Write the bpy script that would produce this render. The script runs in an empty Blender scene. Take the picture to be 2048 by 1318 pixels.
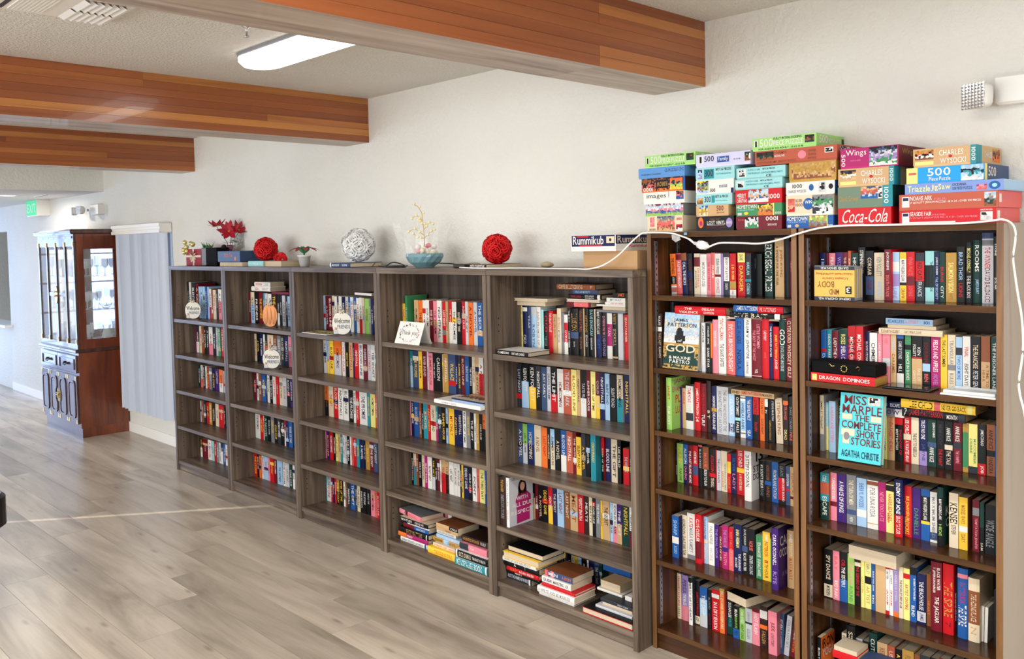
import bpy, math, random
from math import pi, sin, cos, radians as rad
from mathutils import Vector, Matrix
rnd = random.Random(7)
SC = bpy.context.scene
COL = SC.collection
# ------------------------------------------------------------------ camera
FPX, PX, PY = 1755.6, 1024.0, 557.34
YAW, PITCH, ROLL = 0.7976, 0.0411, -0.0217
CAM = Vector((0.0, -2.9055, 1.747))
_f = Vector((-sin(YAW)*cos(PITCH), cos(YAW)*cos(PITCH), -sin(PITCH)))
_r0 = Vector((cos(YAW), sin(YAW), 0)); _u0 = _r0.cross(_f)
_r = cos(ROLL)*_r0 + sin(ROLL)*_u0
_u = -sin(ROLL)*_r0 + cos(ROLL)*_u0
cd = bpy.data.cameras.new('camera'); cam = bpy.data.objects.new('camera', cd); COL.objects.link(cam)
cam.matrix_world = Matrix.Translation(CAM) @ Matrix((_r, _u, -_f)).transposed().to_4x4()
cd.sensor_width = 36; cd.lens = FPX/2048*36; cd.shift_y = (PY-659)/2048; cd.clip_start = .05
SC.camera = cam
# ------------------------------------------------------------------ world, light, exposure
wd = bpy.data.worlds.new('sky'); SC.world = wd; wd.use_nodes = True
wd.node_tree.nodes['Background'].inputs[0].default_value = (.72, .82, 1, 1)
wd.node_tree.nodes['Background'].inputs[1].default_value = 1.0
SC.view_settings.view_transform = 'Standard'; SC.view_settings.look = 'None'
SC.view_settings.gamma = 1; SC.view_settings.use_curve_mapping = False
SC.view_settings.exposure = -0.05
SC.cycles.use_denoising = True
SC.cycles.max_bounces = 8; SC.cycles.diffuse_bounces = 5; SC.cycles.glossy_bounces = 4
SC.cycles.caustics_reflective = False; SC.cycles.caustics_refractive = False
SC.cycles.sample_clamp_indirect = 6
def area(name, loc, rot, sx, sy, power, col):
    l = bpy.data.lights.new(name, 'AREA'); l.shape = 'RECTANGLE'; l.size = sx; l.size_y = sy
    l.energy = power; l.color = col
    o = bpy.data.objects.new(name, l); o.location = loc; o.rotation_euler = rot; COL.objects.link(o); return o
# daylight entering by the glazed doors at the far end and the windows behind the viewer
area('daylight_end_doors', (-14.35, -2.15, 1.15), (0, -pi/2, 0), 2.2, 4.8, 230, (.42, .6, 1))
area('daylight_windows', (-4.6, -8.3, 1.35), (pi/2, 0, 0), 9.0, 1.9, 500, (.92, .96, 1))
area('daylight_side_windows', (4.45, -3.6, 1.35), (0, pi/2, 0), 1.9, 4.5, 230, (.94, .97, 1))
LAMP_POWER = 46
# ------------------------------------------------------------------ pixel helpers (2048x1318 photo pixels to points on known planes)
def ray(x, y): return _f + _r*((x-PX)/FPX) - _u*((y-PY)/FPX)
def atY(x, y, Y): d = ray(x, y); return CAM + d*((Y-CAM.y)/d.y)
def atZ(x, y, Z): d = ray(x, y); return CAM + d*((Z-CAM.z)/d.z)
def proj(P):
    d = Vector(P)-CAM; z = d.dot(_f); return PX+FPX*d.dot(_r)/z, PY-FPX*d.dot(_u)/z
def ppm(X, Y, Z): return (proj((X, Y, Z))[1]-proj((X, Y, Z+.1))[1])/.1
# ------------------------------------------------------------------ colours
def lin(c): c /= 255; return c/12.92 if c <= .04045 else ((c+.055)/1.055)**2.4
def rgb(r, g, b): return (lin(r), lin(g), lin(b), 1)
PAL = {'k': ('black', 11, 11, 13), 'w': ('white', 222, 218, 210), 'c': ('cream', 214, 197, 168), 'r': ('red', 190, 18, 28), 'm': ('maroon', 104, 16, 30),
 'p': ('pink', 222, 128, 142), 's': ('salmon', 214, 96, 92), 'o': ('orange', 222, 108, 40), 'y': ('yellow', 236, 190, 56), 'Y': ('pale yellow', 232, 220, 128),
 'g': ('green', 62, 132, 84), 'l': ('light green', 140, 186, 88), 'G': ('dark green', 12, 52, 44), 't': ('teal', 36, 134, 146), 'a': ('aqua', 150, 205, 205),
 'b': ('blue', 30, 84, 150), 'B': ('navy', 18, 24, 72), 'L': ('light blue', 158, 190, 218), 'v': ('purple', 60, 26, 104), 'V': ('lavender', 150, 128, 182),
 'n': ('brown', 134, 76, 44), 'N': ('dark brown', 46, 27, 22), 'T': ('tan', 194, 158, 112), 'e': ('grey', 122, 122, 124), 'E': ('dark grey', 42, 46, 54),
 'x': ('silver', 190, 190, 192), 'M': ('magenta', 166, 30, 100), 'd': ('gold', 176, 136, 62), 'q': ('slate blue', 58, 76, 112), 'S': ('rust', 176, 84, 60), 'U': ('sage', 104, 124, 104), 'P': ('periwinkle', 120, 144, 200), 'J': ('pale lavender', 200, 198, 226), 'j': ('blue', 88, 142, 200), 'i': ('blue', 24, 148, 216), 'h': ('light green', 156, 208, 118), 'H': ('aqua', 76, 192, 198), 'Q': ('yellow', 216, 176, 84)}
def pc(k): n = PAL[k]; return rgb(*n[1:])
def jit(c, a=.1):
    f = 1+rnd.uniform(-a, a); return (c[0]*f, c[1]*f, c[2]*f, 1)
# ------------------------------------------------------------------ materials
def nt(name):
    m = bpy.data.materials.new(name); m.use_nodes = True; t = m.node_tree
    return m, t, t.nodes['Principled BSDF']
def nd(t, typ, **kw):
    n = t.nodes.new(typ)
    for k, v in kw.items():
        if k in n.inputs: n.inputs[k].default_value = v
        else: setattr(n, k, v)
    return n
def lk(t, a, b): t.links.new(a, b)
def plain(name, c, rough=.5, metal=0, coat=0, **kw):
    m, t, b = nt(name); b.inputs['Base Color'].default_value = c; b.inputs['Roughness'].default_value = rough
    b.inputs['Metallic'].default_value = metal; b.inputs['Coat Weight'].default_value = coat
    for k, v in kw.items(): b.inputs[k.replace('_', ' ')].default_value = v
    return m
def bump(t, b, h, s, d):
    n = nd(t, 'ShaderNodeBump', Strength=s, Distance=d); lk(t, h, n.inputs['Height']); lk(t, n.outputs[0], b.inputs['Normal'])
def ramp(t, f, stops):
    r = t.nodes.new('ShaderNodeValToRGB'); e = r.color_ramp.elements
    while len(e) < len(stops): e.new(.5)
    for i, (p, c) in enumerate(stops): e[i].position = p; e[i].color = c
    lk(t, f, r.inputs[0]); return r
def mapped(t, scale, src='Object', rnd_off=True):
    tc = t.nodes.new('ShaderNodeTexCoord'); mp = t.nodes.new('ShaderNodeMapping'); mp.inputs['Scale'].default_value = scale
    if rnd_off:
        oi = t.nodes.new('ShaderNodeObjectInfo'); mu = nd(t, 'ShaderNodeVectorMath', operation='SCALE'); mu.inputs[0].default_value = (7.3, 11.1, 5.7)
        lk(t, oi.outputs['Random'], mu.inputs['Scale']); ad = nd(t, 'ShaderNodeVectorMath', operation='ADD')
        lk(t, tc.outputs[src], ad.inputs[0]); lk(t, mu.outputs[0], ad.inputs[1]); lk(t, ad.outputs[0], mp.inputs['Vector'])
    else: lk(t, tc.outputs[src], mp.inputs['Vector'])
    return mp
def wood(name, c1, c2, c3, scale, rough=.4, vary=.25, coat=0, detail=6, bumpy=.08):
    m, t, b = nt(name); mp = mapped(t, scale)
    n1 = nd(t, 'ShaderNodeTexNoise', Scale=1.0, Detail=detail, Roughness=.62, Distortion=.6); lk(t, mp.outputs[0], n1.inputs['Vector'])
    r = ramp(t, n1.outputs['Fac'], [(.3, c1), (.5, c2), (.68, c3)])
    oi = t.nodes.new('ShaderNodeObjectInfo'); mr = nd(t, 'ShaderNodeMapRange'); mr.inputs['To Min'].default_value = 1-vary; mr.inputs['To Max'].default_value = 1+vary
    lk(t, oi.outputs['Random'], mr.inputs['Value'])
    hs = nd(t, 'ShaderNodeHueSaturation'); lk(t, r.outputs[0], hs.inputs['Color']); lk(t, mr.outputs[0], hs.inputs['Value'])
    lk(t, hs.outputs[0], b.inputs['Base Color']); b.inputs['Roughness'].default_value = rough; b.inputs['Coat Weight'].default_value = coat
    bump(t, b, n1.outputs['Fac'], bumpy, .01)
    return m
def textured(name, c, rough, sc, st, dist=.01, detail=3):
    m, t, b = nt(name); b.inputs['Roughness'].default_value = rough
    mp = mapped(t, (1, 1, 1), rnd_off=False); n = nd(t, 'ShaderNodeTexNoise', Scale=sc, Detail=detail, Roughness=.55); lk(t, mp.outputs[0], n.inputs['Vector'])
    n2 = nd(t, 'ShaderNodeTexNoise', Scale=1.1, Detail=2); lk(t, mp.outputs[0], n2.inputs['Vector'])
    d = tuple(v*.93 for v in c[:3])+(1,); r = ramp(t, n2.outputs['Fac'], [(.35, d), (.65, c)]); lk(t, r.outputs[0], b.inputs['Base Color'])
    r2 = ramp(t, n.outputs['Fac'], [(.42, (0, 0, 0, 1)), (.62, (1, 1, 1, 1))]); bump(t, b, r2.outputs[0], st, dist)
    return m
def attr_mat(name, rough, coat=0):
    m, t, b = nt(name); a = nd(t, 'ShaderNodeAttribute', attribute_name='Col'); lk(t, a.outputs['Color'], b.inputs['Base Color'])
    b.inputs['Roughness'].default_value = rough; b.inputs['Specular IOR Level'].default_value = .4; b.inputs['Coat Weight'].default_value = coat; b.inputs['Coat Roughness'].default_value = .25
    return m
M_WALL = textured('painted_plaster', rgb(219, 217, 208), .75, 42, .22, .012)
M_CEIL = textured('stippled_ceiling', rgb(230, 226, 218), .9, 75, .6, .014, 4)
M_TRIM = plain('white_trim_paint', rgb(236, 233, 226), .4)
M_FLOORBASE = plain('floor_underlay', rgb(70, 62, 54), .8)
def plank_mat():
    m, t, b = nt('vinyl_plank'); mp = mapped(t, (.55, 3.4, 1))
    n1 = nd(t, 'ShaderNodeTexNoise', Scale=1.6, Detail=4, Roughness=.6, Distortion=.7); lk(t, mp.outputs[0], n1.inputs['Vector'])
    mp2 = mapped(t, (2.2, 55, 1)); n2 = nd(t, 'ShaderNodeTexNoise', Scale=1.4, Detail=5, Roughness=.7, Distortion=.3); lk(t, mp2.outputs[0], n2.inputs['Vector'])
    r1 = ramp(t, n1.outputs['Fac'], [(.28, rgb(146, 133, 118)), (.5, rgb(184, 171, 154)), (.7, rgb(206, 192, 174))])
    r2 = ramp(t, n2.outputs['Fac'], [(.3, (.86, .86, .86, 1)), (.6, (1.04, 1.04, 1.04, 1))])
    mx = nd(t, 'ShaderNodeMix', data_type='RGBA', blend_type='MULTIPLY'); mx.inputs[0].default_value = .75
    lk(t, r1.outputs[0], mx.inputs[6]); lk(t, r2.outputs[0], mx.inputs[7])
    mp3 = mapped(t, (2.4, 9, 1)); v = nd(t, 'ShaderNodeTexVoronoi', Scale=1.0); lk(t, mp3.outputs[0], v.inputs['Vector'])
    r3 = ramp(t, v.outputs['Distance'], [(.03, (.35, .3, .27, 1)), (.14, (1, 1, 1, 1))])
    mx2 = nd(t, 'ShaderNodeMix', data_type='RGBA', blend_type='MULTIPLY'); mx2.inputs[0].default_value = .6; lk(t, mx.outputs[2], mx2.inputs[6]); lk(t, r3.outputs[0], mx2.inputs[7])
    oi = t.nodes.new('ShaderNodeObjectInfo'); mr = nd(t, 'ShaderNodeMapRange'); mr.inputs['To Min'].default_value = .84; mr.inputs['To Max'].default_value = 1.12
    lk(t, oi.outputs['Random'], mr.inputs['Value']); hs = nd(t, 'ShaderNodeHueSaturation'); lk(t, mx2.outputs[2], hs.inputs['Color']); lk(t, mr.outputs[0], hs.inputs['Value'])
    lk(t, hs.outputs[0], b.inputs['Base Color']); b.inputs['Roughness'].default_value = .29
    bump(t, b, n2.outputs['Fac'], .05, .004); return m
M_PLANK = plank_mat()
g1, g2, g3 = rgb(62, 50, 41), rgb(96, 82, 69), rgb(128, 112, 96)
M_GV = wood('grey_laminate_upright', g1, g2, g3, (26, 26, 1.1), .42, .06, bumpy=.05)
M_GH = wood('grey_laminate_shelf', g1, g2, g3, (1.3, 30, 30), .38, .06, bumpy=.05)
M_GB = wood('grey_laminate_back', rgb(48, 39, 36), rgb(74, 63, 56), rgb(94, 81, 72), (24, 24, 1), .6, .04, bumpy=.03)
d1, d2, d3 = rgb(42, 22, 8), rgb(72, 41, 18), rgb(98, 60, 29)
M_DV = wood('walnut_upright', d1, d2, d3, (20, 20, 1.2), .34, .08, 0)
M_DH = wood('walnut_shelf', rgb(38, 20, 8), rgb(62, 35, 16), rgb(86, 52, 26), (1.2, 16, 22), .2, .06, 0)
M_DE = wood('walnut_edge', rgb(92, 62, 34), rgb(118, 82, 48), rgb(136, 98, 60), (24, 24, 2), .35, .08)
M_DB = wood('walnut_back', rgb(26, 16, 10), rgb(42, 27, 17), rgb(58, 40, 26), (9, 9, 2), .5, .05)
M_GREIGE = textured('bare_greige_panel', rgb(160, 146, 132), .6, 8, .05)
def beam_mat():
    m, t, b = nt('fir_board'); oi = t.nodes.new('ShaderNodeObjectInfo')
    r = ramp(t, oi.outputs['Random'], [(0, rgb(134, 70, 34)), (.3, rgb(156, 88, 44)), (.5, rgb(144, 76, 38)), (.62, rgb(196, 132, 64)), (.8, rgb(166, 96, 46)), (1, rgb(202, 142, 74))])
    mp = mapped(t, (26, .55, 26)); n = nd(t, 'ShaderNodeTexNoise', Scale=1, Detail=6, Roughness=.6, Distortion=1.1); lk(t, mp.outputs[0], n.inputs['Vector'])
    r2 = ramp(t, n.outputs['Fac'], [(.34, (.62, .56, .5, 1)), (.48, (.95, .95, .95, 1)), (.66, (1.1, 1.1, 1.08, 1))])
    mx = nd(t, 'ShaderNodeMix', data_type='RGBA', blend_type='MULTIPLY'); mx.inputs[0].default_value = .7; lk(t, r.outputs[0], mx.inputs[6]); lk(t, r2.outputs[0], mx.inputs[7])
    lk(t, mx.outputs[2], b.inputs['Base Color']); b.inputs['Roughness'].default_value = .3; b.inputs['Coat Weight'].default_value = .25; bump(t, b, n.outputs['Fac'], .04, .008); return m
M_BEAM = beam_mat()
M_BEAMB = wood('fir_underside', rgb(128, 106, 92), rgb(176, 158, 142), rgb(200, 186, 170), (12, .8, 12), .45, .12, .1)
M_CH = wood('cherry_wood', rgb(78, 32, 14), rgb(110, 50, 22), rgb(132, 66, 32), (9, 9, 1.4), .3, .06, .3)
M_CHD = wood('dark_cherry_front', rgb(50, 28, 22), rgb(74, 44, 34), rgb(92, 58, 44), (14, 14, 1.2), .24, .08, .3)
M_DF = wood('walnut_shelf_lip', rgb(56, 36, 20), rgb(80, 54, 32), rgb(96, 66, 40), (2, 20, 20), .6, .05)
M_DF.node_tree.nodes['Principled BSDF'].inputs['Specular IOR Level'].default_value = .1
M_PRINT = attr_mat('printed_cover', .45, .0); M_PRINT.node_tree.nodes['Principled BSDF'].inputs['Specular IOR Level'].default_value = .22
for _m, _s in ((M_DB, .12), (M_GB, .2), (M_DH, .45), (M_DE, .25), (M_DV, .35), (M_GV, .3), (M_GH, .35)): _m.node_tree.nodes['Principled BSDF'].inputs['Specular IOR Level'].default_value = _s
M_FLAT = attr_mat('painted_matt', .6)
M_PETAL = attr_mat('fabric_petal', .55)
def page_mat():
    m, t, b = nt('page_edges'); mp = mapped(t, (260, 1, 1)); n = nd(t, 'ShaderNodeTexNoise', Scale=1, Detail=2); lk(t, mp.outputs[0], n.inputs['Vector'])
    r = ramp(t, n.outputs['Fac'], [(.3, rgb(176, 156, 126)), (.7, rgb(216, 200, 172))]); lk(t, r.outputs[0], b.inputs['Base Color']); b.inputs['Roughness'].default_value = .8
    return m
M_PAGE = page_mat()
M_METAL = plain('zinc_metal', rgb(190, 190, 194), .3, .9)
M_BRASS = plain('polished_brass', rgb(214, 190, 128), .2, 1)
M_BLACK = plain('black_plastic', rgb(18, 18, 20), .4)
M_BLACKM = plain('black_matt', rgb(8, 8, 9), .8, Specular_IOR_Level=.15)
M_WCORD = plain('white_cord', rgb(236, 234, 228), .45)
M_WPLAS = plain('white_plastic', rgb(226, 224, 218), .4)
M_CARD = textured('cardboard', rgb(190, 150, 104), .8, 30, .05)
def glassy(name, c, rough, alpha):
    m, t, b = nt(name); b.inputs['Base Color'].default_value = c; b.inputs['Roughness'].default_value = rough; b.inputs['IOR'].default_value = 1.5
    b.inputs['Transmission Weight'].default_value = 0; b.inputs['Alpha'].default_value = alpha; b.inputs['Specular IOR Level'].default_value = .8
    return m
M_PANE = glassy('window_pane_glass', (.9, .95, .95, 1), .03, .12)
M_CRYSTAL = glassy('crystal', (.92, .96, .97, 1), .04, .42)
M_CELLO = glassy('cellophane', (.95, .95, .92, 1), .12, .22)
M_MIRROR = plain('mirror_back', (.85, .87, .88, 1), .03, 1)
def emis(name, c, s):
    m, t, b = nt(name); b.inputs['Base Color'].default_value = c; b.inputs['Emission Color'].default_value = c; b.inputs['Emission Strength'].default_value = s; return m
M_DIFF = emis('lit_diffuser', (1, .98, .96, 1), 3)
M_EXIT = emis('exit_green', rgb(60, 205, 130), .45)
M_BLIND = plain('blind_vane', rgb(184, 192, 206), .4)
# ------------------------------------------------------------------ mesh builder
class MB:
    def __init__(s): s.v = []; s.f = []; s.c = []; s.m = []; s.sm = []
    def face(s, pts, c=(1, 1, 1, 1), m=0, sm=False):
        n = len(s.v); s.v += [tuple(p) for p in pts]; s.f.append(tuple(range(n, n+len(pts)))); s.c.append(c); s.m.append(m); s.sm.append(sm)
    def mesh(s, vs, fs, c=(1, 1, 1, 1), m=0, sm=False):
        n = len(s.v); s.v += [tuple(p) for p in vs]
        for f in fs: s.f.append(tuple(i+n for i in f)); s.c.append(c); s.m.append(m); s.sm.append(sm)
    def box(s, x0, x1, y0, y1, z0, z1, c=(1, 1, 1, 1), m=0):
        vs = [(x, y, z) for z in (z0, z1) for y in (y0, y1) for x in (x0, x1)]
        s.mesh(vs, [(0, 2, 3, 1), (4, 5, 7, 6), (0, 1, 5, 4), (2, 6, 7, 3), (0, 4, 6, 2), (1, 3, 7, 5)], c, m)
    def lathe(s, prof, c=(1, 1, 1, 1), n=24, o=(0, 0, 0), m=0, a=2*pi):
        vs = []; fs = []
        for i in range(n):
            for (r, z) in prof: vs.append((o[0]+r*cos(a*i/n), o[1]+r*sin(a*i/n), o[2]+z))
        k = len(prof)
        for i in range(n):
            j = (i+1) % n
            for q in range(k-1): fs.append((i*k+q, j*k+q, j*k+q+1, i*k+q+1))
        s.mesh(vs, fs, c, m, True)
    def tube(s, pts, r, c=(1, 1, 1, 1), n=8, m=0):
        pts = [Vector(p) for p in pts]; vs = []; fs = []; k = len(pts)
        up = Vector((0, 0, 1))
        for i, p in enumerate(pts):
            d = (pts[min(i+1, k-1)]-pts[max(i-1, 0)]).normalized(); u = d.cross(up)
            if u.length < .05: u = d.cross(Vector((1, 0, 0)))
            u.normalize(); w = d.cross(u); rr = r[i] if isinstance(r, (list, tuple)) else r
            for j in range(n): vs.append(p+u*rr*cos(2*pi*j/n)+w*rr*sin(2*pi*j/n))
        for i in range(k-1):
            for j in range(n): fs.append((i*n+j, i*n+(j+1) % n, (i+1)*n+(j+1) % n, (i+1)*n+j))
        fs.append(tuple(range(n))[::-1]); fs.append(tuple((k-1)*n+j for j in range(n)))
        s.mesh(vs, fs, c, m, True)
    def ball(s, o, r, c=(1, 1, 1, 1), n=10, sc=(1, 1, 1), m=0):
        k = max(4, n//2)
        prof = [(max(1e-5, r*sin(pi*i/k)), -r*cos(pi*i/k)) for i in range(k+1)]
        vs = []; fs = []
        for i in range(n):
            for (q, z) in prof: vs.append((o[0]+sc[0]*q*cos(2*pi*i/n), o[1]+sc[1]*q*sin(2*pi*i/n), o[2]+sc[2]*z))
        for i in range(n):
            j = (i+1) % n
            for q in range(k): fs.append((i*(k+1)+q, j*(k+1)+q, j*(k+1)+q+1, i*(k+1)+q+1))
        s.mesh(vs, fs, c, m, True)
    def build(s, name, mats, parent=None, loc=None, rot=None):
        me = bpy.data.meshes.new(name); me.from_pydata(s.v, [], s.f)
        if not isinstance(mats, (list, tuple)): mats = [mats]
        for m in mats: me.materials.append(m)
        me.polygons.foreach_set('material_index', s.m); me.polygons.foreach_set('use_smooth', s.sm)
        a = me.color_attributes.new('Col', 'FLOAT_COLOR', 'CORNER'); dat = []
        for f, c in zip(s.f, s.c): dat += list(c)*len(f)
        a.data.foreach_set('color', dat); me.update()
        return put(name, me, parent, loc, rot)
def put(name, me, parent=None, loc=None, rot=None):
    o = bpy.data.objects.new(name, me); COL.objects.link(o)
    if parent: o.parent = parent
    if loc is not None: o.location = loc
    if rot is not None: o.rotation_euler = rot
    return o
def tag(o, label=None, cat=None, group=None, kind=None):
    if label: o['label'] = label
    if cat: o['category'] = cat
    if group: o['group'] = group
    if kind: o['kind'] = kind
    return o
def empty(name, loc, rz=0):
    o = bpy.data.objects.new(name, None); COL.objects.link(o); o.location = loc; o.rotation_euler = (0, 0, rz); o.empty_display_size = .05; return o
def boxo(name, x0, x1, y0, y1, z0, z1, m, parent=None, kind=None, bev=0):
    """box with its origin at its own base centre"""
    cx, cy = (x0+x1)/2, (y0+y1)/2; b = MB()
    if bev:
        hx, hy = (x1-x0)/2, (y1-y0)/2; h = z1-z0; e = min(bev, hx*.4, hy*.4, h*.4)
        lv = [(hx-e, hy-e, 0), (hx, hy, e), (hx, hy, h-e), (hx-e, hy-e, h)]; vs = []
        for (a, q, z) in lv: vs += [(-a, -q, z), (a, -q, z), (a, q, z), (-a, q, z)]
        fs = [(3, 2, 1, 0), (12, 13, 14, 15)]
        for k in range(3):
            for j in range(4): fs.append((k*4+j, k*4+(j+1) % 4, k*4+4+(j+1) % 4, k*4+4+j))
        b.mesh(vs, fs)
    else: b.box(x0-cx, x1-cx, y0-cy, y1-cy, 0, z1-z0)
    px = parent.location if parent is not None else Vector((0, 0, 0))
    o = b.build(name, m, parent, (cx-px[0], cy-px[1], z0-px[2]))
    if kind: o['kind'] = kind
    return o
# ------------------------------------------------------------------ lettering
GL = {}
def glyph(ch, bold):
    k = (ch, bold)
    if k in GL: return GL[k]
    cu = bpy.data.curves.new('g', 'FONT'); cu.body = ch; cu.resolution_u = 2; cu.fill_mode = 'FRONT'; cu.offset = .01 if bold else 0
    o = bpy.data.objects.new('g', cu); COL.objects.link(o); me = bpy.data.meshes.new_from_object(o)
    vs = [(v.co.x, v.co.y) for v in me.vertices]; fs = [tuple(p.vertices) for p in me.polygons]
    bpy.data.objects.remove(o); bpy.data.curves.remove(cu); bpy.data.meshes.remove(me)
    if vs: x0 = min(v[0] for v in vs); x1 = max(v[0] for v in vs); vs = [(v[0]-x0, v[1]) for v in vs]; w = x1-x0
    else: w = .22
    GL[k] = (vs, fs, w); return GL[k]
def layout(txt, bold=True):
    vs = []; fs = []; x = 0
    for ch in txt:
        if ch == ' ': x += .26; continue
        v, f, w = glyph(ch, bold); n = len(vs); vs += [(a+x, b) for a, b in v]; fs += [tuple(i+n for i in q) for q in f]; x += w+.075
    return vs, fs, max(x-.075, .1)
def text_on(mb, txt, x0, y0, x1, y1, fn, c, bold=True, stretch=1.5, shear=0):
    """set txt inside the rectangle (u right, v up); fn maps (u,v) to a point"""
    vs, fs, w = layout(txt, bold)
    if not vs: return
    lo = min(v[1] for v in vs); hi = max(v[1] for v in vs); hi = max(hi, .5); W = x1-x0; H = y1-y0
    sy = H/(hi-min(lo, 0)); sx = sy
    if w*sx > W: sx = W/w; sy = max(min(sy, sx*2.2), sx)
    else: sx = min(W/w, sx*stretch)
    ox = x0+(W-w*sx)/2; oy = y0+(H-(hi-min(lo, 0))*sy)/2 - min(lo, 0)*sy
    mb.mesh([fn(ox+a*sx+shear*b*sy, oy+b*sy) for a, b in vs], fs, c)
# ------------------------------------------------------------------ books
UNIT = {}
def unit_box(mat, nm):
    if nm not in UNIT:
        b = MB(); b.box(-.5, .5, 0, 1, 0, 1); o = b.build(nm, mat); UNIT[nm] = o.data; bpy.data.objects.remove(o)
    return UNIT[nm]
def spine_fn(t, h, bul, e):
    # u runs down the spine from the head, v runs to the right
    def fn(u, v):
        x = v; q = max(-1, min(1, 2*x/t)); return (x, -bul*(1-q*q)-e, h-u)
    return fn
def cover_shell(mb, t, h, d, c, bul, bt, pc_=None, sidec=None):
    N = 4; xs = [-t/2+t*i/N for i in range(N+1)]
    out = [(-t/2, d)]+[(x, -bul*(1-(2*x/t)**2)) for x in xs]+[(t/2, d)]
    inn = [(-t/2+bt, d)]+[(max(-t/2+bt, min(t/2-bt, x)), bt) for x in xs]+[(t/2-bt, d)]
    K = len(out); vs = []
    for z in (0, h): vs += [(a, b, z) for a, b in out]+[(a, b, z) for a, b in inn]
    fs = []
    for i in range(K-1):
        fs.append((i, i+1, 2*K+i+1, 2*K+i)); fs.append((K+i+1, K+i, 3*K+i, 3*K+i+1))
        fs.append((i+1, i, K+i, K+i+1)); fs.append((2*K+i, 2*K+i+1, 3*K+i+1, 3*K+i))
    fs.append((0, 2*K, 3*K, K)); fs.append((K-1, 2*K-1, 4*K-1, 3*K-1))
    mb.mesh(vs, fs, c)
    if sidec:  # a different colour on the right-hand board
        i = K-2; mb.c[len(mb.f)-len(fs)+4*i] = sidec
def spine_print(mb, t, h, bul, bands, texts, tcol, e=.0002):
    for (a, b, c) in bands:
        N = 4
        for i in range(N):
            x0 = -t/2+t*i/N; x1 = x0+t/N; f = spine_fn(t, h, bul, e)
            mb.face([f(b*h, x0), f(b*h, x1), f(a*h, x1), f(a*h, x0)], c)
    for (s, a, b, side, c) in texts:
        v0, v1 = {'': (-.25, .25), 'L': (-.36, -.07), 'R': (.07, .36), 'W': (-.4, .4)}[side]
        f = spine_fn(t, h, bul, e*2.5)
        # reading downwards: letter tops point to +x
        text_on(mb, s, a*h, v0*t, b*h, v1*t, lambda u, v: f(u, v), c)
def parse_bt(bs, ts):
    bands = []; texts = []
    for q in filter(None, bs.split(',')):
        r = q[1:].split('~'); bands.append((float(r[0]), float(r[1]), pc(q[0])))
    for q in filter(None, ts.split(';')):
        s, a = q[1:].rsplit('@', 1); side = ''
        if a[-1] in 'LRW': side = a[-1]; a = a[:-1]
        r = a.split('~'); texts.append((s, float(r[0]), float(r[1]), side, pc(q[0])))
    return bands, texts
AUTO = ['THE SECRET', 'LAST NIGHT', 'A NOVEL', 'RIVER OF TIME', 'THE GIFT', 'COLD CASE', 'HOMECOMING', 'THE WITNESS', 'NIGHTFALL', 'SUMMER HOUSE', 'BLOOD LINE', 'THE PROMISE', 'DEADLY GAME', 'SILENT ROAD', 'THE STORM']
LIGHT = set('wcYxTLaylpsVo')
def book_mesh(t, h, d, key, bands, texts, rows=None):
    hard = h > .2
    bul = min(.0035 if hard else .001, t*.12); bt = .0024 if hard else .0007
    bt = min(bt, t*.2)
    return bul, bt
NB = [0]
_gx = [-6.849, -5.937, -4.995, -4.071, -3.159, -2.2575]
INNER = [(_gx[i]+.0295, _gx[i+1]-.0295) for i in range(5)]+[(-2.2225, -1.597), (-1.538, -.907)]
ORD = 'first second third fourth fifth sixth seventh eighth ninth tenth eleventh twelfth thirteenth fourteenth fifteenth sixteenth seventeenth eighteenth nineteenth twentieth twenty-first twenty-second twenty-third twenty-fourth twenty-fifth twenty-sixth twenty-seventh twenty-eighth twenty-ninth thirtieth'.split()
def make_book(t, h, d, key, bs='', ts='', loc=(0, 0, 0), rot=(0, 0, 0), label='', group='', sidec=None, sideprint=None, name='book', rough=False):
    bands, texts = parse_bt(bs, ts); bul, bt = book_mesh(t, h, d, key, bands, texts)
    mb = MB(); col = jit(pc(key), .06); cover_shell(mb, t, h, d, col, bul, bt, sidec=sidec)
    o = mb.build(name, M_PRINT, None, loc, rot); tag(o, label, 'book', group)
    ov = .003 if h > .2 else .0006
    p = put('page_block', unit_box(M_PAGE, 'page_block'), o, (0, bt+.0003, ov)); p.scale = (t-2*bt-.0004, d-bt-ov-.0005, h-2*ov)
    pm = MB(); spine_print(pm, t, h, bul, bands, texts, None)
    if sideprint: sideprint(pm, t, h, d)
    if pm.f: pm.build('spine_lettering', M_PRINT, o)
    NB[0] += 1
    return o
def words_for(key, ts, bs):
    tc = ''
    for q in ts.split(';'):
        if q: tc = PAL[q[0]][0]; break
    return tc
CLEAR = {1.205: .37, 1.513: .236, 1.206: .284, .94: .243, .692: .224, .385: .277, .089: .272, 1.219: .271, .943: .252, .687: .233, 1.514: .236}
SHELFN = {0: 'top shelf', 1: 'second shelf', 2: 'third shelf', 3: 'fourth shelf', 4: 'fifth shelf', 5: 'bottom shelf'}
def book_label(t, h, key, ts, n, where):
    th = 'thick ' if t > .036 else ('slim ' if t < .017 else '')
    sz = 'tall ' if h > .205 else ('short ' if h < .16 else '')
    tc = words_for(key, ts, '')
    return f"{sz}{th}{PAL[key][0]} book, {tc+' lettering, ' if tc else ''}{ORD[n]} from left, {where}"
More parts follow.
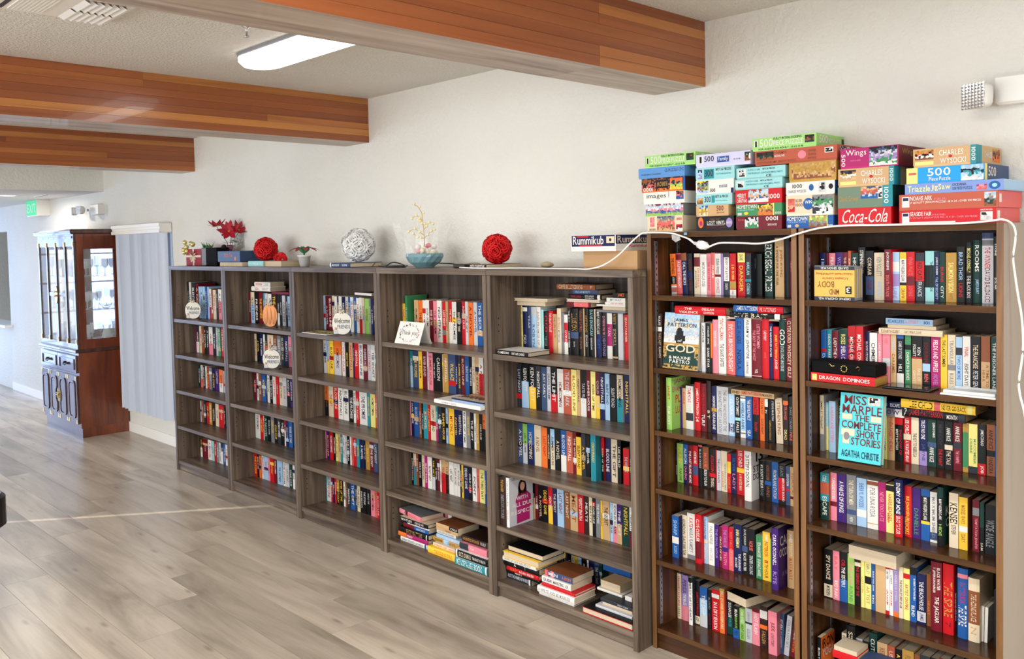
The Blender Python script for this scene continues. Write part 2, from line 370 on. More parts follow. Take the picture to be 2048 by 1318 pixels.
def row(hdr, Yb, zs, where, group, lines, stuff=None):
    """hdr: x0,y0,scale, then bottom line (xa,ya,xb,yb) in crop coordinates"""
    x0, y0, s, xa, ya, xb, yb = hdr; prev = None; n = 0; res = []
    rows = [l for l in lines.strip().split('\n')]
    for l in rows:
        f = (l.strip().split('|')+['']*6)[:6]; a = f[0].split('-')
        if len(a) == 2: L, R = float(a[0]), float(a[1])
        else: L, R = prev, float(a[0])
        prev = R; ytop = float(f[1]); key = f[2]; bs = f[3]; ts = f[4]; opt = dict(q.split('=') for q in f[5].split(',') if q)
        yy = ya+(yb-ya)*((L+R)/2-xa)/(xb-xa)
        Yq = Yb if not isinstance(Yb, tuple) else Yb[1]+(Yb[3]-Yb[1])*min(1, max(0, ((L+R)/2-Yb[0])/(Yb[2]-Yb[0])))
        Yf = Yq-float(opt.get('f', 0))
        A = atY(x0+L/s, y0+yy/s, Yf); B = atY(x0+R/s, y0+yy/s, Yf)
        T = atY(x0+(L+R)/2/s, y0+ytop/s, Yf)
        h = T.z-zs; lean = float(opt.get('l', 0)); t = (B.x-A.x)-.0004
        if lean: t *= cos(rad(lean))*.99; h /= cos(rad(lean))
        h = max(.12, min(h, float(opt.get('h', CLEAR.get(zs, .253))))); d = float(opt.get('d', .108 if h < .198 else .142)); d = min(d, .3165-Yf)
        for (ia, ib) in INNER:
            if ia-.05 < (A.x+B.x)/2 < ib+.02:
                a_, b2 = max(A.x, ia), min(B.x, ib); t -= (B.x-A.x)-(b2-a_); A.x = a_; B.x = b2
        if t < .004: continue
        jy = rnd.uniform(0, .003)
        X = (A.x+B.x)/2
        if lean: X = (A.x+t/2*cos(rad(lean)))
        side = pc(opt['s']) if 's' in opt else None
        z = zs+.0005+(t/2*sin(abs(rad(lean))) if lean else 0)
        if stuff is not None: stuff.append((t, h, d, key, bs, ts, Vector((X, Yf+jy, z)), lean)); n += 1; continue
        o = make_book(t, h, d, key, bs, ts, (X, Yf+jy, z), (0, rad(lean), 0), book_label(t, h, key, ts, n, where), group, side, SIDE.get(opt.get('p')))
        res.append(o); n += 1
    return res
SIDE = {}
def face_fn(t, h, d):   # the right-hand (+x) board seen from the right: u along depth, v up
    return lambda u, v: (t/2+.0006, u, v)
FLATN = {}
def flat(zs, Yf, xl, xr, yb, th, key, ts='', where='', group='', depth=.15, bs='', rz=0, name='book', topc=None, back=False, tmin=.008, label=None, topprint=None, cat='book'):
    """a book lying down, its spine to the room; photo pixels for its ends, returns the height of its top"""
    if zs is None: zs = atY(xl, yb, Yf).z
    A = atY(xl, yb, Yf); B = atY(xr, yb, Yf); t = max(tmin, th/ppm((A.x+B.x)/2, Yf, zs))
    for (ia, ib) in INNER:
        if ia-.05 < (A.x+B.x)/2 < ib+.02: A.x = max(A.x, ia); B.x = min(B.x, ib)
    h = B.x-A.x
    n = FLATN.get(where, 0); FLATN[where] = n+1
    depth = min(depth, .3195-Yf)
    tc = words_for(key, ts, '')
    lab = label or f"{'thick ' if t > .034 else ''}{PAL[key][0]} book lying flat, {tc+' lettering, ' if tc else ''}{where[0] if isinstance(where, tuple) else where}"
    rot = Matrix.Rotation(rz, 4, 'Z') @ Matrix.Rotation(-pi/2, 4, 'Y')
    bands, texts = parse_bt(bs, ts)
    o = make_book(t, h, depth, key, bs, '' if back else ts, (0, 0, 0), (0, 0, 0), lab, group, topc and pc(topc), topprint, name)
    o['category'] = cat
    if back: rot = Matrix.Rotation(pi, 4, 'Z') @ rot
    m = Matrix.Translation((0, 0, 0)) @ rot
    # place: right end at B.x, spine at Yf
    loc = Vector((B.x, Yf, zs+t/2+.0003))
    if back: loc = Vector((A.x, Yf+depth, zs+t/2+.0003))
    if rz: # keep centre
        c0 = Vector(((A.x+B.x)/2, Yf+depth/2, 0)); off = Matrix.Rotation(rz, 3, 'Z') @ (Vector((loc.x, loc.y, 0))-c0); loc = Vector((c0.x+off.x, c0.y+off.y, loc.z))
    o.matrix_world = Matrix.Translation(loc) @ rot
    return zs+t+.0006
# ------------------------------------------------------------------ room shell
YW = .34; HC = 2.668; XL = -14.0; XR = 4.2; YF = -8.0; HL = 2.345; XH = -9.143
def S(name, x0, x1, y0, y1, z0, z1, m, parent=None): return boxo(name, x0, x1, y0, y1, z0, z1, m, parent, 'structure')
floor = S('floor', XL-1, XR+.2, YF-.2, 3.2, -.06, -.004, M_FLOORBASE)
joint = {-3: -6.9, -2: -4.835, -1: -5.152, 0: -3.944, 1: -4.268, 2: -4.59, 3: -3.38, 4: -3.705, 5: -4.016, 6: -4.34, 7: -4.655}
PLM = {}
for r_ in range(-9, 9):
    ya = -1.448+.2175*r_; yb = ya+.2175
    if yb > YW: yb = YW
    if yb-ya < .03: continue
    off = joint.get(r_, -3.1+((r_*.61) % 1.535)); L = 1.535; x = off-L*math.ceil((off-XL)/L)
    while x < 1.2:
        xa, xb = max(x, XL), x+L
        # only the planks the room shows; the rest of the floor follows as one layer
        if xb > xa+.02 and not (ya < -1.9 and (xa > -2.4 or xb < -12)):
            k = (round(xb-xa, 3), round(yb-ya, 3)); w = (xb-xa)/2-.0008; q = (yb-ya)/2-.0008
            if k not in PLM:
                b = MB(); b.box(-w, w, -q, q, -.004, 0); o = b.build('plank', M_PLANK, floor); PLM[k] = o.data
            else: o = put('plank', PLM[k], floor)
            o.location = ((xa+xb)/2-floor.location.x, (ya+yb)/2-floor.location.y, -floor.location.z)
        x += L
b = MB()
for (xa, xb, ya, yb) in [(1.2, XR, YF, YW)]+[(XL, XR, YF, -3.4055)]+[(-15, XR, YW, 3.1)]+[(XL-1, XL, YF, YW)]:
    n = int((yb-ya)/.2175)+1
    for i in range(n):
        y = ya+i*.2175; y2 = min(y+.2155, yb-.001); x = xa-rnd.random()
        while x < xb:
            b.box(max(x, xa)+.001, min(x+1.534, xb-.001), y+.001, y2, -.004, -.0003); x += 1.535
o = b.build('plank_layer', M_PLANK, floor, -floor.location); o['kind'] = 'stuff'
o.data.name = 'plank_layer'
# wall behind the bookcases with a serving hatch at its far end
S('wall_back', -12.56, XR, YW, YW+.12, 0, HC, M_WALL)
S('wall_hatch_lower', XL, -12.56, YW, YW+.12, 0, .8, M_WALL)
S('wall_hatch_upper', XL, -12.56, YW, YW+.12, 2.03, HC, M_WALL)
S('trim_1', XL, -12.5, YW-.09, YW+.2, .8, .83, M_TRIM)
S('wall_kitchen', -17, -9, 2.6, 2.7, 0, HC, textured('taupe_kitchen_wall', rgb(128, 118, 104), .8, 20, .1))
cn = S('wall_kitchen_counter', -16, -12.2, 1.6, 2.2, 0, .98, plain('beige_laminate_top', rgb(190, 172, 140), .5))
S('wall_kitchen_end', -15.9, -15.8, YW, 2.6, 0, HC, M_WALL); S('ceiling_kitchen', -17, -9, YW+.12, 2.7, HL, HL+.03, M_CEIL)
w = S('wall_left_lower', XL-.14, XL, .22, YW, 0, HC, M_WALL); S('wall_left_far', XL-.14, XL, YF, -4.5, 0, HC, M_WALL)
S('wall_left_upper', XL-.14, XL, -4.5, .22, 2.15, HC, M_WALL)
S('ceiling', XL-.2, XR+.2, YF-.2, YW+.12, HC, HC+.06, M_CEIL)
S('ceiling_lower', XL, XH-.1, YF, YW, HL, HL+.02, M_CEIL)
S('trim_2', XH-.1, XH, YF, YW, HL, HC, M_WALL).name = 'wall_header'
S('baseboard_back', -12.56, -6.86, YW-.014, YW, 0, .092, M_TRIM); S('baseboard_left', XL, XL+.014, .22, YW-.014, 0, .092, M_TRIM)
# wall behind the viewer: long windows and one narrow gap through which low sun falls
S('wall_front_sill', -9.2, .6, YF-.14, YF, 0, .42, M_WALL); S('wall_front_head', -9.2, .6, YF-.14, YF, 2.3, HC, M_WALL)
S('wall_front_right', .6, XR, YF-.14, YF, 0, HC, M_WALL)
S('wall_front_left', -11.2, -9.2, YF-.14, YF, 0, HC, M_WALL); S('wall_front_far', XL, -11.325, YF-.14, YF, 0, HC, M_WALL)
S('wall_front_gap_lower', -11.325, -11.2, YF-.14, YF, 0, 1.70, M_WALL); S('wall_front_gap_upper', -11.325, -11.2, YF-.14, YF, 2.04, HC, M_WALL)
S('wall_right_sill', XR, XR+.14, YF, YW, 0, .42, M_WALL); S('wall_right_head', XR, XR+.14, YF, YW, 2.3, HC, M_WALL)
S('wall_right_near', XR, XR+.14, -1.3, YW, .42, 2.3, M_WALL); S('wall_right_far', XR, XR+.14, YF, -5.9, .42, 2.3, M_WALL)
M_MUL = plain('dark_window_frame', rgb(32, 30, 32), .5)
def glazed(name, axis, a0, a1, z0, z1, at, cols, rows_):
    w = bpy.data.objects.new(name, None); COL.objects.link(w); w['kind'] = 'structure'
    def bar(n, u0, u1, v0, v1, t=.05):
        if axis == 'X': boxo(n, u0, u1, at-t/2, at+t/2, v0, v1, M_MUL, w)
        else: boxo(n, at-t/2, at+t/2, u0, u1, v0, v1, M_MUL, w)
    bar('frame', a0, a1, z0, z0+.06); bar('frame', a0, a1, z1-.06, z1)
    for i in range(cols+1):
        u = a0+(a1-a0-.06)*i/cols; bar('frame', u, u+.06, z0+.06, z1-.06, .048)
    for j in range(1, rows_): v = z0+(z1-z0)*j/rows_; bar('muntin', a0+.06, a1-.06, v-.014, v+.014, .03)
    for i in range(cols): u = a0+(a1-a0-.06)*(i+.5)/cols+.03; bar('muntin', u-.012, u+.012, z0+.06, z1-.06, .03)
    return w
glazed('window_2', 'Y', -4.5, .22, 0, 2.15, XL-.07, 5, 5)
glazed('window_3', 'X', -9.2, .6, .42, 2.3, YF-.07, 6, 3)
glazed('window_4', 'Y', -5.9, -1.3, .42, 2.3, XR+.07, 3, 3)
ls = bpy.data.lights.new('low_sun', 'SPOT'); ls.energy = 90000; ls.spot_size = rad(3.4); ls.spot_blend = 0; ls.shadow_soft_size = .03; ls.color = (1, .93, .84)
lo = bpy.data.objects.new('low_sun', ls); COL.objects.link(lo)
_d = Vector((.586, .81, -.2126)); _p = Vector((-11.2625, YF, 1.87))-_d*14; lo.location = _p; lo.rotation_euler = (-_d).to_track_quat('Z', 'Y').to_euler()
# ------------------------------------------------------------------ glued fir beams, every board its own piece
def beam(x0, x1):
    root = S('ceiling_beam', x0+.02, x1-.02, YF, YW, 2.41, HC, M_BEAM)
    nl = 7; hz = (HC-2.394)/nl
    for k in range(nl):
        z0 = 2.394+hz*k; y = YW; first = True
        while y > YF:
            L = rnd.choice([1.1, 1.6, 2.3, 3.1]) if not first else rnd.choice([.7, 1.4, 2.2, 2.9]); first = False
            y2 = max(YF, y-L); e = rnd.uniform(0, .0012); b = MB(); xx = (x1-x0)/2+e; ll = (y-y2)/2-.0004
            b.box(-xx, xx, -ll, ll, .0004 if k else 0, hz-.0004); 
            if k == 0: b.m[-6] = 1
            b.build('board', [M_BEAM, M_BEAMB], root, ((x0+x1)/2-root.location.x, (y+y2)/2-root.location.y, z0-root.location.z)); y = y2
    return root
for (x0, x1) in [(-2.383, -2.117), (-4.848, -4.585), (-7.31, -7.069), (.085, .35)]: beam(x0, x1)

# ------------------------------------------------------------------ bookcases
GX = [-6.849, -5.937, -4.995, -4.071, -3.159, -2.2575]
GZ = [1.205, .922, .641, .358, .078]
glab = ['grey wood-grain bookcase beside the vertical blinds', 'grey wood-grain bookcase under the red rose ball and blue box, second of the row', 'grey wood-grain bookcase with the white rose ball on top, middle of the row',
        'grey wood-grain bookcase below the glass bowl, with the folded white card inside', 'grey wood-grain bookcase nearest the dark ones, with the cardboard box on top']
for i in range(5):
    x0, x1 = GX[i]+.001, GX[i+1]-.001; t = .028; D = .328
    r = empty('grey_bookcase', ((x0+x1)/2, D/2, 0)); tag(r, glab[i], 'bookcase', 'grey wood-grain bookcases in a row')
    boxo('top_panel', x0, x1, -.002, D, 1.59, 1.62, M_GH, r, bev=.001)
    boxo('side_panel', x0+.001, x0+t, 0, D, 0, 1.59, M_GV, r, bev=.001); boxo('side_panel', x1-t, x1-.001, 0, D, 0, 1.59, M_GV, r, bev=.001)
    boxo('back_panel', x0+t, x1-t, D-.006, D, .02, 1.59, M_GB, r)
    for j, z in enumerate(GZ):
        boxo('shelf', x0+t+.0003, x1-t-.0003, .005, D-.0065, z-.026, z, M_GH, r, bev=.001)
    boxo('kick_board', x0+t, x1-t, .016, .032, .006, .052, M_GH, r)
    b = MB()
    for z in [q+.14+d for q in GZ for d in (-.032, 0, .032)]:
        for y in (.05, .27): b.box(-.0002, .001, y-.003, y+.003, z-.003, z+.003, pc('k'))
    b.build('shelf_pin_holes', M_FLAT, r, (x0+t-r.location.x, -r.location.y, 0))
DX = [(-2.2475, -1.572), (-1.5629, -.8819)]
DZ = [[1.513, 1.206, .940, .692, .385, .089], [1.514, 1.219, .943, .687, .385, .089]]
dlab = ['dark walnut bookcase next to the grey ones, metal shelf rails inside', 'dark walnut bookcase at the end of the row with a bare greige side']
for i in range(2):
    x0, x1 = DX[i]; t = .02; D = .332; F = .086
    r = empty('walnut_bookcase', ((x0+x1)/2, (F+D)/2, 0)); tag(r, dlab[i], 'bookcase', 'dark walnut bookcases')
    for xa, xb in ((x0, x0+t), (x1-t, x1)):
        b = MB(); b.box(-t/2, t/2, -(D-F)/2+.001, (D-F)/2, 0, 1.776, m=0); b.box(-t/2-.0003, t/2+.0003, -(D-F)/2, -(D-F)/2+.001, 0, 1.776, m=1)
        if xb == x1 and i == 1: b.m[5] = 2
        b.build('side_panel', [M_DV, M_DE, M_GREIGE], r, ((xa+xb)/2-r.location.x, 0, 0))
    boxo('top_panel', x0+t, x1-t, F+.004, D, 1.754, 1.7755, M_DH, r)
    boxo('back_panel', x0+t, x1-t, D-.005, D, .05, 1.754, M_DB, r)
    for z in DZ[i]:
        q = boxo('shelf', x0+t+.001, x1-t-.001, F+.006, D-.0055, z-.021, z, M_DH, r)
        b = MB(); b.box(-(x1-x0)/2+t+.001, (x1-x0)/2-t-.001, -.0015, 0, .0004, .0206); b.build('front_lip', M_DF, q, (0, F+.006-(F+.006+D-.0055)/2, 0))
    boxo('top_lip', x0+t, x1-t, F+.0025, F+.004, 1.7545, 1.775, M_DF, r)
    boxo('kick_board', x0+t, x1-t, F+.012, F+.03, 0, .067, M_DH, r)
    for sx, x in ((1, x0+t), (-1, x1-t)):
        for y in (F+.034, D-.05):
            b = MB(); xx = sorted((0, sx*.0035)); b.box(xx[0], xx[1], -.008, .008, 0, 1.64)
            o = b.build('shelf_rail', M_METAL, r, (x-r.location.x, y-r.location.y, .1))
            b = MB()
            for k in range(64):
                xs = sorted((sx*.0034, sx*.0038)); b.box(xs[0], xs[1], -.0025, .0025, .02+.0254*k, .03+.0254*k, pc('k'))
            b.build('rail_slots', M_FLAT, o)

# ------------------------------------------------------------------ books of the dark bookcases
LD, RD = 'left dark bookcase', 'right dark bookcase'
def side_txt(items):
    def fn(pm, t, h, d):
        for (s, c, x0, y0, x1, y1) in items:
            text_on(pm, s, x0*d, y0*h, x1*d, y1*h, face_fn(t, h, d), pc(c))
    return fn
SIDE['jan'] = side_txt([('JANET', 'M', .1, .86, .9, .96), ('EVANOVICH', 'M', .05, .72, .95, .82), ('PLUM', 'r', .2, .5, .8, .66), ('LUCKY', 'r', .2, .3, .8, .44)])
SIDE['thr'] = side_txt([('13', 'k', .1, .74, .85, .96), ('STEPS', 'k', .1, .55, .9, .68), ('DOWN', 'k', .1, .4, .9, .52)])
SIDE['car'] = side_txt([('CAROL', 'w', .1, .7, .9, .86), ("O'CONNELL", 'w', .06, .52, .94, .66), ('A NOVEL', 'V', .2, .2, .8, .28)])
SIDE['cr'] = side_txt([('CONTEMPORARY', 'w', .06, .6, .94, .68), ('RETAILING', 'w', .1, .5, .9, .58)])
SIDE['iron'] = side_txt([('IRON', 'k', .1, .72, .92, .94), ('YOGA', 'w', .1, .5, .92, .7)])
SIDE['kill'] = side_txt([('KILL', 'w', .15, .5, .85, .66), ('CLUB', 'w', .15, .3, .85, .46)])
row((1290, 450, 6.0235, 320, 815, 1780, 870), .2, 1.513, 'top shelf, '+LD, 'books on the top shelf of the left dark bookcase', '''
320-385|350|o|k.56~.76,w.8~1,s.84~.97|kTHE WITNESS@.1~.5;wA DEATH@.58~.74|l=-2.4
388-452|345|s|m.02~.16|wA LEVEE STARLIGHT@.2~.85|l=-2.2
455-520|340|B|n.0~.18|wCALL THE NICKS@.22~.78|l=-2.2
520-580|345|k|B.45~.6|mMORTAL FEAR@.15~.42;mKARON@.62~.9|l=-1.2
592-662|345|c|m.09~.32|rEYE OF EAGLES@.36~.82R;kJOHNSTONE@.36~.9L|
665-742|355|w||eMORNING ROSE@.2~.8|
745-795|345|p||rTHE NEXT PRESIDENT@.2~.9|
797-843|335|s||wPRAIRIE@.3~.6|
843-915|345|w|m.5~.56|kSUSAN WIGGS@.12~.48;MOCEAN BREEZE@.6~.95|
917-942|350|V|||
950-1015|340|E|w.1~.66|kBODY OF JUSTICE@.12~.64;wDEATH@.72~.86|
1020-1095|345|r|d.66~.84,w.86~1|yJ. D. ROBB@.26~.62;mDIVIDED@.88~.97|
1120-1208|335|r|Y.0~.22|kDAVE@.04~.18;yDANGER@.3~.9|
1210-1280|345|E|t.6~.66|aHARLAN@.2~.5;aCOBEN@.7~.95|
1285-1412|350|k||eGONE SOUTH@.1~.35L|f=-.03
1440-1540|215|G||wERICH SEGAL PRIZES@.03~.9W|h=.225
1568-1678|155|T||nJOHN IRVING@.2~.66R;EA WIDOW FOR ONE YEAR@.14~.8L|h=.235,d=.115
1682-1745|150|k|||h=.235
1748-1788|200|m||pNIGHT@.3~.6|
''')
row((1290, 590, 6.0235, 145, 880, 1780, 1010), .118, 1.206, 'second shelf, '+LD, 'books on the second shelf of the left dark bookcase', '''
148-208|225|N|w.25~.33|wRULES@.05~.22;cRANCH@.62~.82;TTHE LAST@.36~.58|
683-728|335|x||kCAPTIVE@.06~.4;wMANDALAY@.5~.85|
740-792|345|k||wSTALKER JANG@.06~.42;wDARK STAR@.5~.9|
794-815|345|o|k.7~1||
820-882|300|p||wTHE ROSE GARDEN@.2~.5|
885-976|255|w||rTONY HILLERMAN@.04~.42;kTHE SHAPE SHIFTER@.48~.88|
985-1086|315|s||wSYLVIA BROWNE INSIGHT@.06~.94|
1095-1190|275|b||BELSEWHERE@.06~.45;BNORA@.55~.9|
1195-1281|270|w||kWILLIAM W. JOHNSTONE@.04~.7;ESCREAM OF EAGLES@.73~.95|
1285-1405|285|m|c.0~.01,c.97~.98|pLITTLE WOMEN@.1~.5R;pTHE BEST OF THE WEST@.2~.72L;wVOL@.86~.93|
1410-1496|290|r||wLADY BOY@.2~.36;sA NOVEL@.56~.66|
1498-1541|345|B||wTHE NANOPLED CAVES@.05~.6|
1545-1613|385|r||yJAMES PATTERSON@.15~.6;wJUDGE@.62~.8|
1620-1696|300|G||wGOD@.16~.42W;xEVOLVING UNIVERSE@.44~.85|
1700-1785|275|m||cCLYDE FORD@.05~.4;cWHISKEY GULF@.42~.95|h=.245
''')
row((1290, 590, 6.0235, 140, 860, 1780, 990), .205, 1.206, 'second shelf at the back, '+LD, 'books on the second shelf of the left dark bookcase', '''
140-214|80|e|||
218-306|80|e|k.18~.28||
310-352|85|E|||
''')
row((1290, 740, 6.0235, 262, 685, 1790, 880), .2, .94, 'third shelf, '+LD, 'books on the third shelf of the left dark bookcase', '''
262-325|95|l||rJANET@.12~.45;wPLUM LUCKY@.55~.9|f=.06,p=jan,s=l
402-446|210|v||VEYES OF DARK@.2~.6|
449-493|220|T||rROGUE@.1~.4|
497-582|195|w|E.62~.8|rTAMI HOAG@.05~.38;xLIVE@.42~.6|
600-668|150|r||wJAMES PATTERSON@.12~.68;w14@.72~.82|
670-743|165|m||rDAVID BALDACCI@.08~.62;wTURF@.64~.88|
746-800|130|N||cB T@.4~.9|
803-864|200|B|d.46~.54|wSANDFORD@.2~.45;wDEADLINE@.56~.92|
868-1006|205|x||eTHE GIRL WHO KICKED THE@.06~.92R;eHORNETS NEST LARSSON@.1~.96L|
1010-1081|290|L|q.7~.9|wCLARA@.12~.5;wCIRCLE@.66~.96|
1084-1147|290|k|a.55~.62|wCATHY TEMPEST@.08~.5;wFALLS@.66~.9|
1150-1212|290|L|w.0~.16,B.02~.05,B.08~.11,w.84~1,B.88~.91|BANGELAS ASHES@.2~.8|
1215-1292|305|b||wTHE DEVILS PACT@.1~.58;wSEA@.8~.95|
1300-1370|315|r|k.42~1|kDYNASTY@.1~.4;rRAVEN@.6~.8|
1385-1440|320|o||mCATALYST@.1~.4;mGOOD NIGHT@.5~.85|
1442-1481|340|k|w.02~.2|wIN@.22~.4|
1485-1562|345|k||xSTEVE MARTINI@.06~.5R;dCOMPELLING EVIDENCE@.5~.95L|
1580-1663|340|c||nSTEPHEN KING@.1~.8|l=-1.5
1666-1727|300|N|o.12~.2|sSTRANGE@.2~.5;YDEAD@.7~.9|
1730-1788|330|k||eDARK CORNERS@.2~.7;sFIRE@.72~.9|
''')
row((1290, 860, 6.0235, 345, 585, 1815, 955), .235, .692, 'fourth shelf, '+LD, 'books on the fourth shelf of the left dark bookcase', '''
345-386|150|k|v.3~.46|wBOLTS SAVED SIS@.5~.9;eDIS@.05~.25|
388-462|165|l||yPLAIN@.1~.5;kPLAIN JANE@.64~.95|
465-518|175|b|B.5~1|wALISON@.1~.5;pCHASING@.55~.9|
520-573|185|m||wTHE LAST ISLAND MORE@.15~.96|
578-641|190|r|q.5~.75|wONE MORE@.15~.45|
645-691|185|k|s.0~.04|xBLACK CROSS@.1~.55|
695-768|205|n|k.55~1|sMARIE@.15~.5;wBORN TO RUN@.56~.95|
775-850|235|k|r.6~.7|rASSASSIN@.15~.58;cTENDELL@.72~.96|
853-865|240|r|||
868-918|250|x||mTHE LAST RANCH@.2~.8|
920-990|255|c||gTHE RETURN OF ADULT MALE@.3~.95R;rSANTA ROSA@.5~.9L|
992-1036|290|r|y.2~.5|dNORA@.6~.9|
1038-1104|290|B||bSILVER@.1~.45;pLADY@.5~.9|
1107-1195|225|r|y.42~.52|wLEE CHILD@.06~.4;cA WANTED MAN@.55~.9|
1200-1284|240|w||k13 STEPS DOWN@.1~.72|f=.05,p=thr,s=w
1374-1441|375|k||wMY BOUNTY SENIOR@.1~.7;eROAD@.72~.9|
1445-1521|380|k|b.5~.6|nHORSE SOLDIER@.1~.48;nWIND@.62~.9|
1525-1606|390|b||xFROM PLAINS STATION@.2~.9|
1608-1692|420|k|r.34~.9|wMERCILESS BOUND@.34~.92R;eLEADS@.05~.3|
1695-1748|440|q|r.58~.64|wDEVOTION@.2~.5|
1750-1814|450|T|m.75~.82|nA LONG ROAD@.15~.7|
''')
row((1290, 1000, 6.0235, 325, 635, 1805, 1100), .19, .385, 'fifth shelf, '+LD, 'books on the fifth shelf of the left dark bookcase', '''
325-405|195|b|w.5~.66|LSHARP@.1~.45;LRODEO@.72~.9|f=.03,s=B
440-509|185|c||GGORDON@.1~.45;kDALE DEKTOR@.5~.95|
512-604|165|w|e.9~1|rKATE@.1~.3;eMARA RAMSEY@.32~.85|
606-683|175|r|m.55~.9|wCLIVE CUSSLER@.1~.55;mTHE SPY@.62~.85|f=.02
686-757|200|L|c.5~.56|bDAVE COULTER@.06~.48;wORIGIN@.6~.9|s=w
765-837|280|w||ePALE HORSE@.08~.5;xMORE@.6~.9|
840-891|300|v||VTHE FINAL HOUR@.1~.8|
893-931|330|m||cCIRCLE OF LIES@.15~.9|
932-1006|310|M|v.5~.6|VTHE TWELVE@.1~.5;pTRUTH@.6~.9|
1008-1066|340|r|s.5~1|sRED HILLS@.1~.5;pROBBER@.55~.9|
1070-1166|300|B||YANNA FREEMAN@.1~.48W;wTHE BURNING@.6~.95R;wROSE@.7~.9L|
1170-1236|330|k|q.4~.52|xDAVE JOHNSON@.05~.38;wBLACK WATER@.55~.92|
1239-1327|355|k||xTENDER CALLING@.55~.95;sHORSE@.25~.45|
1337-1415|430|g||wTEXAN ROSE@.15~.5;wDONALD ANSEL@.55~.95|s=w
1417-1505|390|y||wJAMES@.05~.2;rPATTERSON@.2~.5;r11@.56~.66;nTH HOUR@.66~.95|
1507-1522|470|l|||
1524-1605|345|v||wCAROL OCONNELL@.1~.6;VRITE@.7~.9|f=.06,p=car,s=v
1717-1806|370|T||wJAMES@.05~.2;cPATTERSON@.15~.45;SMARY MARY@.48~.85|
''')
row((1290, 1120, 6.0235, 322, 715, 1805, 1175), .23, .089, 'bottom shelf, '+LD, 'books on the bottom shelf of the left dark bookcase', '''
318-363|150|Y|b.55~1|dGENTLE@.1~.5;LSEA@.6~.9|
366-389|175|m||sGRAND@.2~.6|
391-438|165|c||rUNHAPPY RETURNS@.06~.72;nHEART@.75~.95|
441-526|185|V|p.68~1|vPERSIA@.1~.4;wTHE MAZE@.42~.66|
530-576|215|w|k.0~.1|kMERCY GIFTS HEART@.1~.9|f=.02,s=E
602-661|255|k|c.8~.98|rJAMES PATTERSON@.25~.78;k17@.82~.94|
664-753|330|b|L.3~.7,x.7~1|wTHE DEEP@.2~.7|
756-800|360|k||eBLOOD@.2~.5;mWOLF@.6~.9|
806-896|365|r|w.1~.2|wIN A DRY SEASON@.3~.95|
901-960|350|o|d.0~.1|cBILL EVANS@.06~.46;cFROZEN FIRE@.5~.9|
963-986|390|m|||
990-1058|470|k|G.5~.95|wSUSAN LEE@.1~.5;tWINTER@.52~.75|
1062-1136|560|k|b.7~1|wMAN@.1~.3;lMARGIN OF LIFE@.3~.68;BYES@.75~.9|
1139-1204|590|l||wCARL OYEZ@.06~.45;GNIGHT SONG@.5~.95|
1208-1290|590|x|E.4~.46|eCLARK ROW@.1~.38;eGOLDEN@.6~.9|
1294-1381|590|p|m.0~.1|wHOT FLASH@.15~.7|
1386-1476|565|N|w.1~.3,o.45~.55|dFALLEN@.6~.9|
1486-1590|625|p||mJUDE@.25~.45;mLOVE STORY@.5~.8|f=.03,s=p
1596-1667|645|q||wEDEN@.15~.4;LW.A. HARBINSON@.44~.85|l=2
1671-1732|665|x||eCOLORADO SKY@.1~.8|l=6,h=.2
1742-1806|740|m||wBROWN LEAVES@.1~.5;oTHE RETURN@.5~.85|l=8,h=.2
''')
row((1600, 440, 4.5714, 175, 715, 1800, 770), .2, 1.514, 'top shelf, '+RD, 'books on the top shelf of the right dark bookcase', '''
170-236|300|B||w1@.1~.2;LBEST SELLER@.2~.6|
240-262|303|m|||
265-321|303|p||wPEARL@.1~.4|
325-391|297|v||VWIZARD@.1~.5|
392-435|297|m||cTHE OATH@.1~.5|
438-466|283|S||wBORN@.1~.4|
470-531|303|G||wHIGH@.1~.4|
533-597|250|k||wSTEPHEN@.06~.3;cBONES@.3~.5|
600-671|283|k|k.0~.1,q.52~.9|cCORSAIR@.14~.5;mCUSSLER@.6~.8|
677-768|300|c||eKEN FOLLETT@.1~.5;LWHITEOUT@.6~.95|
770-829|270|m||wJACK HIGGINS@.05~.4;sDEATH TRADE@.5~.92|f=.02,s=r
833-909|295|L|w.2~.4,V.45~.7|VRIVER LANE@.5~.95|
911-970|297|y|w.14~.62,k.62~.68|kMARY HIGGINS CLARK@.16~.6;nDRAW@.75~.95|
975-1048|293|r|m.5~.68|sVIENNA WALTZ@.1~.48;sLOVERS@.7~.9|
1054-1134|300|E|r.18~.58|kRED CATS@.2~.56;xFRANCIS@.6~.9|
1143-1224|285|a|k.28~.72|GTHE PRINCESS BRIDE@.2~.8R|
1226-1271|297|B||wJANICE CORBIN@.1~.45;LTAIL OF SECURITY@.5~.95|
1273-1325|295|G||rBURNS@.3~.6;wCITY@.65~.95|
1332-1430|300|d||YSALMON VISION@.2~.8;nWATTS@.82~.94|
1433-1506|245|k||LBRAD THOR@.1~.6;rLIONS@.65~.9|
1508-1577|205|k||YMICHAEL CONNELLY@.1~.5;wTHE BLACK BOX@.55~.92|
1580-1656|185|G||wROOMS@.08~.5;LJAMES RUBART@.62~.85|
1662-1766|120|x|q.0~.08,e.1~.18|rTHE WINNER@.2~.5;mDAVID BALDACCI@.5~.98|
1770-1808|150|k||wSTONE@.1~.3;wSOLAR@.5~.9|
''')
